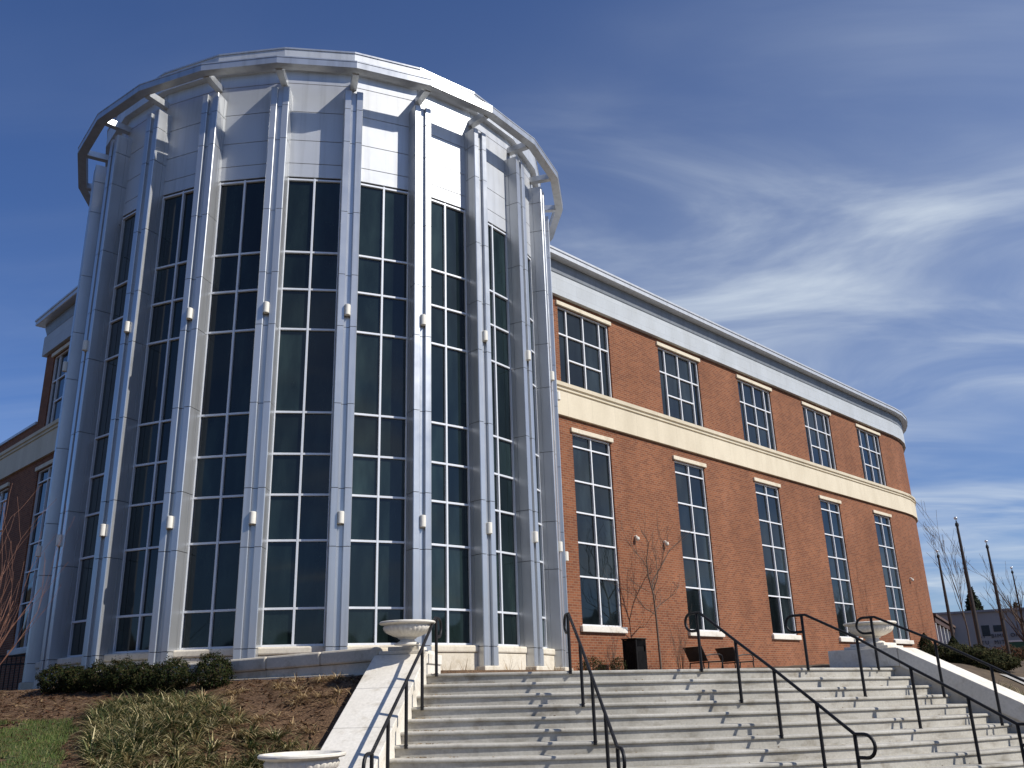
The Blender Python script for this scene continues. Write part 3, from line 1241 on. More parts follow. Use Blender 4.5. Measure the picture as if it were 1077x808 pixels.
def rail_from(p0, p3, p6, h, label, p9=None):
    a, b, c = Vector(p0), Vector(p3), Vector(p6)
    e = Vector(p9) if p9 else c + (c - b)
    f = e + (e - c) * 0.78
    handrail([a, b, c, e, f], [*h, h[-1]], label)


rail_from((-1.418, 15.678, 0.372), (-1.566, 14.836, -0.137), (-1.711, 13.995, -0.645), (0.90, 0.89, 0.89, 0.89), 'black steel handrail beside the left stair wall and its urn')
rail_from((0.82, 15.709, 0.347), (0.948, 14.867, -0.164), (1.043, 14.021, -0.676), (0.925, 0.91, 0.905, 0.90), 'black steel handrail left of centre, rising in front of the tower edge')
rail_from((3.104, 16.198, 0.322), (3.559, 15.452, -0.193), (3.93, 14.679, -0.707), (0.935, 0.93, 0.955, 0.965), 'black steel handrail at the middle, rising to the benches', (4.286, 13.902, -1.221))
rail_from((5.211, 17.116, 0.298), (5.974, 16.574, -0.22), (6.579, 15.946, -0.737), (0.93, 0.985, 0.967, 0.99), 'black steel handrail right of centre, topped by a loop before the brick', (7.147, 15.298, -1.253))
rail_from((6.929, 18.29, 0.279), (7.76, 17.515, -0.236), (8.413, 16.905, -0.728), (0.95, 0.95, 0.95, 0.95), 'black steel handrail alongside the right stair wall, looping in front of the urn')

# ------------------------------------------------------------------ plaza furniture


def litter_bin():
    c = wfr(0.17, 1.0, 0.36)
    o = thing('litter_bin', c, 'black slatted litter bin standing against the brick wall', 'litter bin')
    fr0 = frame(c[0], c[1], WT[0], WT[1], WN[0], WN[1])

    def fr(t, q, z):
        return fr0(t, q, c[2] + z)
    dark = m_simple('matt_black_steel', (0.006, 0.0055, 0.0055), (0.011, 0.010, 0.010), 6, 0.75, 0.0, 0.12)
    h = 0.25
    mb = MB()
    for t in (-h, h - 0.05):
        for q in (-h, h - 0.05):
            mb.fbox(fr, t, t + 0.05, q, q + 0.05, 0.0, 1.08)
    mb.build('corner_posts', dark, o)
    mb = MB()
    for k in range(7):
        t = -h + 0.056 + k * 0.058
        for q in (-h + 0.008, h - 0.034):
            mb.fbox(fr, t, t + 0.044, q, q + 0.026, 0.06, 0.74)
            mb.fbox(fr, q, q + 0.026, t, t + 0.044, 0.06, 0.74)
    mb.build('slatted_body', dark, o)
    mb = MB()
    mb.lathe(c, [(0, 0.03), (0.20, 0.03), (0.20, 0.72), (0.19, 0.72), (0.19, 0.06), (0, 0.06)], 28)
    mb.build('liner', dark, o)
    mb = MB()
    mb.fbox(fr, -h - 0.02, h + 0.02, -h - 0.02, h + 0.02, 1.083, 1.12)
    for k in range(7):
        t = -h + 0.056 + k * 0.058
        mb.fbox(fr, t, t + 0.03, -h + 0.01, -h + 0.03, 0.90, 1.08)
        mb.fbox(fr, t, t + 0.03, h - 0.03, h - 0.01, 0.90, 1.08)
    mb.build('hood', dark, o, bevel=0.008)
    mb = MB()
    mb.fbox(fr, -h + 0.04, h - 0.04, -h + 0.04, h - 0.04, 0.05, 1.07)
    mb.build('inner_box', dark, o)


litter_bin()


def bench(t, off, label, rot):
    x, y, z = wfr(t, off, 0.36)
    o = thing('bench', (x, y, z), label, 'bench', 'black benches by the brick wall')
    a = math.atan2(WT[1], WT[0]) + rot
    ux, uy = cos(a), sin(a)
    fr0 = frame(x, y, ux, uy, uy, -ux)

    def fr(t_, o_, z_):
        return fr0(t_, o_, z + z_)
    W = 0.42
    mb = MB()
    for k in range(14):
        s = -W + 2 * W * k / 13
        mb.hexa([fr(-0.26, s - 0.027, 0.43), fr(0.30, s - 0.027, 0.45), fr(0.30, s + 0.027, 0.45), fr(-0.26, s + 0.027, 0.43),
                 fr(-0.26, s - 0.027, 0.445), fr(0.30, s - 0.027, 0.465), fr(0.30, s + 0.027, 0.465), fr(-0.26, s + 0.027, 0.445)])
    mb.fbox(fr, 0.27, 0.31, -W, W, 0.425, 0.448)
    mb.fbox(fr, -0.28, -0.24, -W, W, 0.405, 0.428)
    mb.build('seat', M['black'], o)
    mb = MB()
    for k in range(14):
        s = -W + 2 * W * k / 13
        mb.hexa([fr(-0.30, s - 0.027, 0.46), fr(-0.28, s - 0.027, 0.46), fr(-0.28, s + 0.027, 0.46), fr(-0.30, s + 0.027, 0.46),
                 fr(-0.50, s - 0.027, 0.88), fr(-0.48, s - 0.027, 0.88), fr(-0.48, s + 0.027, 0.88), fr(-0.50, s + 0.027, 0.88)])
    mb.tube([fr(-0.50, -W - 0.03, 0.89), fr(-0.50, W + 0.03, 0.89)], 0.022, 8)
    mb.build('backrest', M['black'], o)
    for s in (-W - 0.03, W + 0.03):
        mb = MB()
        mb.tube([fr(-0.36, s, 0.62), fr(-0.1, s, 0.66), fr(0.22, s, 0.66), fr(0.30, s, 0.62), fr(0.32, s, 0.54), fr(0.31, s, 0.44)], 0.018, 8)
        mb.build('armrest', M['black'], o)
        for q in ((fr(0.29, s, 0.45), fr(0.33, s, 0.0)), (fr(-0.26, s, 0.44), fr(-0.34, s, 0.0))):
            mb = MB()
            mb.tube(q, 0.02, 8)
            mb.build('leg', M['black'], o)


bench(3.55, 1.25, 'black metal bench by the brick wall, nearer the bare tree', -0.28)
bench(5.45, 1.25, 'black metal bench by the brick wall, further from the bare tree', -0.30)

# ------------------------------------------------------------------ plants


def branch(mb, p, d, length, r, depth, rng, spread=0.5, upb=0.15, n=5, kids=(2, 3), curve=0.18, sides=6, minr=0.0025):
    pts, rad = [p.copy()], [r]
    cur, dr = p.copy(), d.normalized()
    for k in range(n):
        dr = (dr + Vector((rng.uniform(-1, 1), rng.uniform(-1, 1), rng.uniform(-1, 1))) * curve + Vector((0, 0, upb * 0.3))).normalized()
        cur = cur + dr * (length / n)
        pts.append(cur.copy())
        rad.append(max(r * (1 - 0.62 * (k + 1) / n), minr))
    mb.tube(pts, rad, sides if r > 0.012 else 4, cap=False)
    if depth <= 0:
        return
    for _ in range(rng.randint(*kids)):
        k = rng.randint(1, n)
        q = pts[k]
        base = (pts[k] - pts[k - 1]).normalized()
        side = base.orthogonal().normalized()
        side.rotate(Matrix.Rotation(rng.uniform(0, 2 * pi), 3, base))
        nd_ = (base + side * rng.uniform(0.6, 1.2) * spread + Vector((0, 0, upb))).normalized()
        branch(mb, q, nd_, length * rng.uniform(0.5, 0.75), max(rad[k] * 0.62, minr), depth - 1, rng, spread, upb, max(3, n - 1), kids, curve, sides, minr)


def young_tree():
    o = thing('bare_tree', wfr(1.71, 0.8, 0.36), 'slender leafless young tree in front of the brick between tall windows', 'tree')
    rng = random.Random(11)

    def W(t, z, off=0.8):
        return Vector(wfr(t, off, z))
    mb = MB()
    mb.tube([W(1.72, 0.3), W(1.70, 1.2), W(1.68, 2.1), W(1.62, 2.9)], [0.038, 0.034, 0.029, 0.024], 8)
    mb.build('trunk', M['bark'], o)
    mb = MB()
    mains = [([(1.62, 2.88), (1.42, 3.4), (1.30, 3.9), (1.24, 4.45), (1.20, 4.85)], 0.02),
             ([(1.62, 2.88), (1.85, 3.3), (2.25, 3.85), (2.75, 4.4), (3.15, 4.75)], 0.02),
             ([(1.60, 2.95), (1.62, 3.4), (1.72, 3.9), (1.70, 4.45)], 0.014),
             ([(1.67, 2.25), (1.2, 2.45), (0.6, 2.75), (0.1, 3.05)], 0.012),
             ([(1.67, 2.4), (2.1, 2.6), (2.5, 2.95), (3.1, 3.35)], 0.013),
             ([(1.42, 3.35), (1.05, 3.75), (0.75, 4.2), (0.55, 4.5)], 0.011),
             ([(1.65, 2.6), (1.35, 2.8), (1.1, 3.05)], 0.008),
             ([(2.15, 3.75), (2.05, 4.2), (2.1, 4.6)], 0.01)]
    for pts, r in mains:
        off = 0.8
        P = []
        for k, (t, z) in enumerate(pts):
            P.append(W(t, z, 0.8 + (rng.uniform(-0.22, 0.3) if k else 0)))
        mb.tube(P, [1.25 * r * (1 - 0.68 * k / (len(P) - 1)) for k in range(len(P))], 6, cap=False)
        for k in range(1, len(P)):
            for _ in range(3):
                d = (P[k] - P[k - 1]).normalized()
                d = d + Vector((rng.uniform(-0.7, 0.7), rng.uniform(-0.7, 0.7), rng.uniform(-0.1, 0.6)))
                branch(mb, P[k - 1].lerp(P[k], rng.uniform(0.3, 1)), d, rng.uniform(0.35, 0.75), 0.0065, 1, rng, 0.6, 0.2, 4, (1, 2), 0.15, 4, 0.0036)
    mb.build('crown', M['bark'], o)


young_tree()


def bare_bush(p, h, stems, label, mt, seed, spread=0.35, cat='bush', r=0.008, group=None):
    o = thing('bare_bush', p, label, cat, group)
    rng = random.Random(seed)
    mb = MB()
    p = Vector(p)
    for k in range(stems):
        a = rng.uniform(0, 2 * pi)
        d = Vector((cos(a) * spread, sin(a) * spread, 1))
        branch(mb, p + Vector((cos(a), sin(a), 0)) * 0.06 - Vector((0, 0, 0.05)), d, h * rng.uniform(0.6, 0.9), r, 2, rng, 0.45, 0.25, 6, (1, 3), 0.12, 5, 0.0024)
    mb.build('stems', mt, o)


bare_bush(wfr(-0.62, 0.7, 0.36), 1.25, 8, 'thin leafless bush under the first tall window', M['bark'], 21, 0.2)
bare_bush(wfr(2.95, 0.7, 0.36), 1.35, 9, 'thin leafless bush between the young tree and the benches', M['bark'], 22, 0.18)
bare_bush(wfr(1.15, 0.6, 0.36), 0.34, 9, 'low reddish leafless bush beside the litter bin', M['redbark'], 23, 0.3)
bare_bush((-9.95, 16.6, -0.1), 2.9, 38, 'reddish leafless shrub at the left edge before the left wing', M['redbark'], 24, 0.40, r=0.013)


def leafy(name, p, r, n, label, cat, cols, seed, group=None, leaf=0.045, core=0.78, cone=False):
    o = thing(name, (p[0], p[1], p[2]), label, cat, group)
    rng = random.Random(seed)
    mb = MB()
    for _ in range(n):
        while True:
            v = Vector((rng.uniform(-1, 1), rng.uniform(-1, 1), rng.uniform(-1, 1)))
            if 0.05 < v.length < 1:
                break
        u = v.normalized()
        k = 1 + 0.36 * mnoise.noise(u * 2.0 + Vector((seed, 0, 0))) + 0.24 * mnoise.noise(u * 5 + Vector((0, seed, 0)))
        rad = rng.uniform(0.62, 1.0) ** 0.5 * k
        if rng.random() < 0.10:
            rad *= rng.uniform(1.0, 1.22)
        if cone:
            hz = rng.random() ** 1.4
            a = rng.uniform(0, 2 * pi)
            rr = (1 - hz) ** 0.75 * rng.uniform(0.55, 1.0)
            pos = Vector((p[0] + r[0] * rr * cos(a), p[1] + r[1] * rr * sin(a), p[2] + r[2] * 2 * hz))
            u = Vector((cos(a), sin(a), 0.5)).normalized()
        else:
            pos = Vector((p[0] + u.x * rad * r[0], p[1] + u.y * rad * r[1], p[2] + r[2] * 0.95 + u.z * rad * r[2]))
        if pos.z < p[2] + 0.02:
            continue
        nrm = (u + Vector((rng.uniform(-1, 1), rng.uniform(-1, 1), rng.uniform(-0.6, 1))) * 0.9).normalized()
        a = nrm.orthogonal().normalized()
        a.rotate(Matrix.Rotation(rng.uniform(0, 2 * pi), 3, nrm))
        b = nrm.cross(a)
        L, Wd = leaf * rng.uniform(0.7, 1.4), leaf * rng.uniform(0.35, 0.6)
        c = rng.choice(cols)
        f = rng.uniform(0.7, 1.3)
        mb.face([pos - a * L * 0.5, pos + b * Wd * 0.5, pos + a * L * 0.5, pos - b * Wd * 0.5], col=(c[0] * f, c[1] * f, c[2] * f))
    mb.build('foliage', M['leaf'], o, fix=False)
    mb = MB()
    for _ in range(14):
        a = rng.uniform(0, 2 * pi)
        q = Vector((p[0] + 0.08 * cos(a) * r[0], p[1] + 0.08 * sin(a) * r[1], p[2] - 0.05))
        zz = r[2] * rng.uniform(0.9, 1.5)
        rr = rng.uniform(0.2, 0.7)
        e = Vector((p[0] + rr * cos(a) * r[0], p[1] + rr * sin(a) * r[1], p[2] + zz))
        mb.tube([q, q.lerp(e, 0.5) + Vector((0, 0, 0.05)), e], [0.012, 0.009, 0.004], 5, cap=False)
    mb.build('stems', M['bark'], o)


GREEN = [(0.018, 0.027, 0.009), (0.026, 0.036, 0.012), (0.013, 0.019, 0.007), (0.040, 0.042, 0.014), (0.045, 0.034, 0.014)]
SH = [(-5.556, 16.91, 0.345, 0.335, 'rounded dark green shrub standing apart at the right end of the row by the ledge'),
      (-6.42, 17.25, 0.34, 0.325, 'dark green shrub, second from the right in the row below the tower'),
      (-7.10, 17.60, 0.30, 0.30, 'dark green shrub, third from the right in the row below the tower'),
      (-7.66, 17.95, 0.30, 0.33, 'tallest dark green shrub in the middle of the row below the tower'),
      (-8.25, 18.30, 0.30, 0.305, 'dark green shrub, third from the left in the row below the tower'),
      (-8.86, 18.65, 0.28, 0.28, 'dark green shrub, second from the left in the row below the tower'),
      (-9.42, 19.0, 0.33, 0.29, 'dark green shrub at the left end of the row, in front of the first fin')]
for k, (x, y, rx, rz, lb) in enumerate(SH):
    leafy('shrub', (x, y, left_h(x, y) - 0.02), (rx, rx, rz), 5200, lb, 'shrub', GREEN, 40 + k, 'clipped shrubs below the tower', leaf=0.042)
leafy('shrub', wfr(-0.62, 0.95, 0.36), (0.24, 0.22, 0.30), 1500, 'small green shrub at the foot of the bush under the first window', 'shrub', GREEN, 61, leaf=0.04)
leafy('shrub', wfr(-1.75, 0.9, 0.36), (0.40, 0.3, 0.30), 2000, 'small green shrub beside the tower at the foot of the brick', 'shrub', GREEN, 62, leaf=0.04)
OLIVE = [(0.030, 0.034, 0.012), (0.045, 0.045, 0.016), (0.022, 0.026, 0.010), (0.065, 0.055, 0.022)]
leafy('evergreen', (10.15, 23.45, 0.30), (0.42, 0.42, 0.42), 3800, 'small dark cone shaped evergreen at the rounded brick corner', 'shrub', GREEN, 63, leaf=0.05, cone=True)
leafy('evergreen', (11.2, 24.2, 0.28), (0.40, 0.40, 0.40), 3600, 'second dark cone shaped evergreen behind the right stair wall', 'shrub', GREEN, 64, leaf=0.05, cone=True)
for k, (x, y, rx, rz, lb) in enumerate([(10.3, 22.6, 0.6, 0.28, 'broad olive shrub behind the right handrail, left one'), (10.75, 22.25, 0.62, 0.23, 'broad olive shrub behind the right handrail, middle one'), (10.95, 21.75, 0.5, 0.19, 'broad olive shrub behind the right handrail, right one')]):
    leafy('shrub', (x, y, right_h(x, y) - 0.03), (rx, rx, rz), 5200, lb, 'shrub', OLIVE, 70 + k, 'olive shrubs behind the right stair wall', leaf=0.06)


def blades(mb, p, n, h, spread, cols, rng, w=0.012, droop=0.6, seg=4):
    for _ in range(n):
        a = rng.uniform(0, 2 * pi)
        d = Vector((cos(a), sin(a), 0))
        L = h * rng.uniform(0.6, 1.25)
        q = Vector(p) + d * rng.uniform(0, 0.07)
        lean = (0.30 + 0.70 * rng.random() ** 0.7) * spread
        c = rng.choice(cols)
        f = rng.uniform(0.7, 1.3)
        c = (c[0] * f, c[1] * f, c[2] * f)
        side = Vector((-d.y, d.x, 0)) * w * rng.uniform(0.6, 1.2)
        pts = []
        for k in range(seg + 1):
            t = k / seg
            pts.append(q + d * (L * lean * t ** 1.2) + Vector((0, 0, L * (t - droop * lean * t * t))))
        for k in range(seg):
            w0, w1 = 1 - (k / seg) ** 2, 1 - ((k + 1) / seg) ** 2
            mb.face([pts[k] - side * w0, pts[k] + side * w0, pts[k + 1] + side * w1, pts[k + 1] - side * w1], col=c)


LIRI = [(0.045, 0.068, 0.020), (0.07, 0.092, 0.03), (0.03, 0.048, 0.016), (0.50, 0.41, 0.20), (0.60, 0.51, 0.28), (0.38, 0.30, 0.14), (0.16, 0.16, 0.06)]
LIRI_G = LIRI[:3] * 3 + LIRI[3:]
STRAW = [(0.48, 0.34, 0.17), (0.38, 0.26, 0.13), (0.22, 0.14, 0.07), (0.56, 0.43, 0.24)]


def lawn_edge(d):
    return 3.65 - 1.13 * (d - 2.93)


def ledge_pt(a, d):
    p = E0 + Ed * a + Em * d
    return p


def build_groundcover():
    rng = random.Random(5)
    mb = MB()
    spots = []
    tries = 0
    while len(spots) < 260 and tries < 20000:
        tries += 1
        a, d = rng.uniform(-3.5, 4.6), rng.uniform(1.2, 7.5)
        # planted patch between the lawn and the bare mulch beside the stair wall
        if a > lawn_edge(d) - 0.45 or a > 4.4:
            continue
        if (a + 0.35) ** 2 + ((d - 3.45) * 0.8) ** 2 < 0.35:
            pass
        elif d < 3.6 and a < 1.35 - 0.9 * (d - 2.2) + 0.3 * sin(d * 5):
            continue
        if d < 1.2 + 0.25 * max(3.2 - a, 0):
            continue
        p = ledge_pt(a, d)
        if (p - CL).dot(CLn) < 1.25:
            continue
        if all((p - q).length > 0.235 for q in spots):
            spots.append(p)
    base = CL + CLd * 2.25 + CLn * 1.5
    for _ in range(13):
        p = base + Vector((rng.uniform(-0.75, 0.45), rng.uniform(-0.75, 0.45)))
        if (p - CL).dot(CLn) > 1.1:
            spots.append(p)
    for p in spots:
        z = left_h(p.x, p.y)
        t = rng.random()
        blades(mb, (p.x, p.y, z), rng.randint(75, 110), rng.uniform(0.30, 0.42), 1.5, LIRI_G if t < 0.30 else LIRI, rng, 0.0088, 0.62, 6)
    tag(mb.build('lilyturf', M['blade'], fix=False), 'green and straw strap leaved ground cover on the mulch slope', 'ground cover', kind='stuff')
    # dry straw-coloured tufts and litter on the mulch
    mb = MB()
    for _ in range(95):
        a, d = rng.uniform(-1.2, 3.0), rng.uniform(0.2, 3.4)
        p = ledge_pt(a, d)
        if (p - CL).dot(CLn) < 1.15:
            continue
        blades(mb, (p.x, p.y, left_h(p.x, p.y) + 0.02), rng.randint(20, 70), rng.uniform(0.14, 0.30), 1.9, STRAW, rng, 0.006, 0.62)
    tag(mb.build('dry_grass', M['blade'], fix=False), 'dry straw tufts scattered over the bare mulch', 'dry grass', kind='stuff')
    mb = MB()
    for _ in range(16000):
        a, d = rng.uniform(-0.2, 11.5), rng.uniform(0.05, 8.5) ** 1.0
        p = ledge_pt(a, d)
        if (p - CL).dot(CLn) < 0.95:
            continue
        z = left_h(p.x, p.y) + 0.04 + 0.022 * mnoise.noise(Vector((p.x * 2.2, p.y * 2.2, 0)))
        an = rng.uniform(0, pi)
        L, w = rng.uniform(0.02, 0.085), rng.uniform(0.004, 0.016)
        if rng.random() < 0.07:
            L, w = rng.uniform(0.08, 0.17), 0.004
        u = Vector((cos(an), sin(an), rng.uniform(-0.35, 0.35))).normalized() * L
        v = Vector((-sin(an), cos(an), rng.uniform(-0.4, 0.4))) * w
        c = rng.choice([(0.16, 0.085, 0.042), (0.09, 0.043, 0.022), (0.05, 0.024, 0.013), (0.28, 0.19, 0.10), (0.12, 0.055, 0.028)])
        q = Vector((p.x, p.y, z + rng.uniform(-0.01, 0.02)))
        mb.face([q - u - v, q + u - v, q + u + v, q - u + v], col=c)
    tag(mb.build('bark_chips', M['blade'], fix=False), 'loose brown bark chips over the planting bed', 'mulch', kind='stuff')


build_groundcover()


def build_litter():
    rng = random.Random(31)
    mb = MB()
    for _ in range(420):
        k = rng.randint(0, 11)
        rr = SR + ST * k
        edge = rng.random() < 0.6
        ph = R(-5.4) + (abs(rng.gauss(0, 0.022)) if edge else rng.uniform(0, R(50)))
        r = rr - ST + rng.uniform(-0.01, 0.10) if rng.random() < 0.7 else rr - rng.uniform(0.06, ST - 0.04)
        x, y = SX + r * sin(ph), SY - r * cos(ph)
        z = step_z(k, x) + 0.006
        a = rng.uniform(0, pi)
        L, w = rng.uniform(0.008, 0.028), rng.uniform(0.005, 0.014)
        u, v = Vector((cos(a), sin(a), rng.uniform(-0.3, 0.3))) * L, Vector((-sin(a), cos(a), rng.uniform(-0.3, 0.5))) * w
        q = Vector((x, y, z))
        c = rng.choice([(0.28, 0.17, 0.07), (0.18, 0.10, 0.045), (0.12, 0.08, 0.05), (0.36, 0.25, 0.12)])
        mb.face([q - u - v, q + u - v, q + u + v, q - u + v], col=c)
    tag(mb.build('leaf_litter', M['blade'], fix=False), 'dry leaf litter caught in the corners of the steps', 'leaf litter', kind='stuff')


build_litter()


def lawn_inside(p):
    a = (p - E0).dot(Ed)
    d = (p - E0).dot(Em)
    edge = lawn_edge(d) + 0.22 * mnoise.noise(Vector((p.x * 1.2, p.y * 1.2, 9)))
    if d < 2.55 + 0.25 * mnoise.noise(Vector((p.x, p.y, 4))) - 0.06 * max(a - 6, 0):
        return False
    if mnoise.noise(Vector((p.x * 0.8, p.y * 0.8, 21))) > 0.45:
        return False
    return a > edge


def build_lawn():
    rng = random.Random(9)
    mb = MB()
    n = 0
    cols = [(0.075, 0.125, 0.026), (0.10, 0.15, 0.034), (0.14, 0.165, 0.048), (0.06, 0.10, 0.022), (0.22, 0.19, 0.075)]
    while n < 90000:
        p = ledge_pt(rng.uniform(0.0, 8.5), rng.uniform(1.8, 8.0))
        n += 1
        if not lawn_inside(p):
            continue
        z = left_h(p.x, p.y) + 0.03
        a = rng.uniform(0, 2 * pi)
        h = rng.uniform(0.04, 0.09)
        w = 0.0055
        u = Vector((cos(a), sin(a), 0))
        q = Vector((p.x, p.y, z))
        tip = q + Vector((rng.uniform(-0.6, 0.6), rng.uniform(-0.6, 0.6), 1)) * h
        c = rng.choice(cols)
        f = rng.uniform(0.75, 1.25) * (1 + 0.35 * mnoise.noise(Vector((p.x * 1.5, p.y * 1.5, 2))))
        mb.face([q - u * w, q + u * w, tip], col=(c[0] * f, c[1] * f, c[2] * f))
    tag(mb.build('lawn_grass', M['blade'], fix=False), 'short green lawn grass at the lower left corner', 'grass', kind='stuff')
    # turf sheet under the blades
    mb = MB()
    st = 0.12
    for i in range(72):
        for j in range(52):
            p = ledge_pt(0.0 + st * i, 1.8 + st * j)
            if lawn_inside(p):
                q = []
                for da, dd in ((0, 0), (st, 0), (st, st), (0, st)):
                    w = ledge_pt(0.0 + st * i + da, 1.8 + st * j + dd)
                    q.append((w.x, w.y, left_h(w.x, w.y) + 0.034 + 0.022 * mnoise.noise(Vector((w.x * 2.2, w.y * 2.2, 0))) + 0.012))
                mb.face(q, smooth=True)
    tag(mb.build('lawn', m_simple('turf', (0.05, 0.07, 0.02), (0.10, 0.10, 0.035), 9, 0.95, bs=0.5), fix=False), kind='structure')


build_lawn()


def build_bed_tufts():
    rng = random.Random(15)
    mb = MB()
    for _ in range(60):
        t = rng.uniform(-2.0, 4.2)
        p = wfr(t, rng.uniform(0.5, 1.4), 0.36)
        blades(mb, p, rng.randint(8, 20), rng.uniform(0.08, 0.22), 1.0, LIRI, rng, 0.008, 0.5)
    for i in (6, 7, 8):
        for _ in range(4):
            fr = tframe(TH0 + DTH * (i + rng.uniform(0.2, 0.8)))
            p = fr(0, 7.1, 0.42)
            blades(mb, p, rng.randint(6, 12), rng.uniform(0.18, 0.4), 0.8, STRAW, rng, 0.005, 0.3)
    tag(mb.build('bed_grass', M['blade'], fix=False), 'thin tufts of dry grass along the foot of the walls', 'grass', kind='stuff')
    mb = MB()
    c = []
    for k in range(30):
        a = TH0 + DTH * (2 + 8.6 * k / 29)
        c.append([(CX + r * sin(a), CY - r * cos(a), z) for r, z in ((6.3, 0.56), (7.15, 0.52), (7.45, 0.34))])
    mb.grid(c)
    tag(mb.build('planting_bed', M['mulch'], fix=False), kind='structure')
    mb = MB()
    for x0, x1 in ((-1.7, 7.5),):
        rows = []
        for k in range(24):
            t = x0 + (x1 - x0) * k / 23
            rows.append([wfr(t, 0.0, 0.44), wfr(t, 0.9, 0.42), wfr(t, 1.25, 0.35)])
        mb.grid(rows)
    tag(mb.build('planting_bed', M['mulch'], fix=False), kind='structure')
    # straw-coloured clump behind the right stair wall
    mb = MB()
    for _ in range(16):
        x, y = 9.1 + rng.uniform(-0.7, 0.9), 17.9 + rng.uniform(-0.4, 1.0)
        p = Vector((x, y))
        if (p - CR).dot(CRn) < 1.05:
            continue
        blades(mb, (x, y, right_h(x, y)), 80, 0.42, 0.95, LIRI, rng, 0.010, 0.6)
    tag(mb.build('lilyturf', M['blade'], fix=False), 'straw and green strap leaves behind the right stair wall', 'ground cover', kind='stuff')


build_bed_tufts()

# ------------------------------------------------------------------ metal fence at the left


def build_fence():
    a, b = Vector((-11.75, 23.2)), Vector((-17.5, 23.6))
    o = thing('metal_fence', (a.x, a.y, 0.3), 'black metal picket fence at the foot of the left wing', 'fence')
    d = (b - a).normalized()
    fr = frame(a.x, a.y, d.x, d.y, -d.y, d.x)
    L = (b - a).length
    for t in (0.0, 1.9, 3.8, 5.7):
        mb = MB()
        mb.fbox(fr, t - 0.03, t + 0.03, -0.03, 0.03, 0.2, 1.38)
        mb.build('post', M['black'], o)
    for z in (0.45, 1.08, 1.28):
        mb = MB()
        mb.fbox(fr, 0.031, L, -0.018, 0.018, z, z + 0.04)
        mb.build('rail', M['black'], o)
    mb = MB()
    k = 0.14
    while k < L:
        mb.fbox(fr, k - 0.009, k + 0.009, -0.009, 0.009, 0.46, 1.27)
        k += 0.12
    mb.build('pickets', M['black'], o)


build_fence()

# ------------------------------------------------------------------ flagpoles
POLES = [((15.2, 30.97), 5.30, 'dark flagpole, tallest in view, middle of the three thick ones'),
         ((18.17, 39.2), 5.30, 'dark flagpole nearest the rounded brick corner'),
         ((18.99, 36.56), 5.28, 'dark flagpole to the right of the tallest one'),
         ((25.0, 46.2), 5.30, 'thin dark flagpole far off at the right edge')]
for k, ((x, y), zt, lb) in enumerate(POLES):
    zb = right_h(x, y)
    o = thing('flagpole', (x, y, zb), lb, 'flagpole', 'flagpoles right of the building')
    rb = 0.07 if k < 3 else 0.05
    mb = MB()
    mb.tube([(x, y, zb - 0.1), (x, y, zb + 2), (x, y, zt - 0.25)], [rb, rb, rb * 0.55], 16)
    mb.build('pole', M['bronze'], o)
    mb = MB()
    mb.lathe((x, y, zt - 0.28), [(0, 0.0), (0.055, 0.0), (0.06, 0.05), (0.045, 0.12), (0.02, 0.13), (0.02, 0.2)], 16)
    mb.build('truck', M['joint'], o)
    mb = MB()
    mb.blob((x, y, zt - 0.0), (0.058, 0.058, 0.058), 3)
    mb.build('ball_finial', M['ball'], o)
    if k == 2:
        mb = MB()
        mb.fbox(lambda t, q, z: (x + t, y + q, z), -0.05, 0.05, -0.12, -0.06, zb + 1.9, zb + 2.15)
        mb.build('cleat_box', M['bronze'], o)

# ------------------------------------------------------------------ background buildings
M['greywall'] = m_simple('grey_rendered_wall', (0.27, 0.275, 0.285), (0.33, 0.335, 0.34), 0.6, 0.9, stretch=(1, 1, 0.3))
M['roofbrown'] = m_simple('brown_shingles', (0.085, 0.055, 0.045), (0.13, 0.085, 0.07), 5, 0.9, bs=0.3)
M['darkred'] = m_simple('dark_brown_board', (0.055, 0.033, 0.028), (0.085, 0.05, 0.042), 3, 0.8)
M['whitepaint'] = m_simple('white_paint', (0.72, 0.70, 0.66), (0.78, 0.77, 0.73), 4, 0.6)
M['darkwin'] = m_simple('dark_window', (0.015, 0.017, 0.022), (0.03, 0.032, 0.04), 3, 0.15)
M['letter'] = m_simple('dark_letter_paint', (0.02, 0.028, 0.05), (0.03, 0.04, 0.06), 5, 0.6)
M['greenpaint'] = m_simple('green_paint', (0.03, 0.09, 0.05), (0.04, 0.11, 0.06), 4, 0.6)


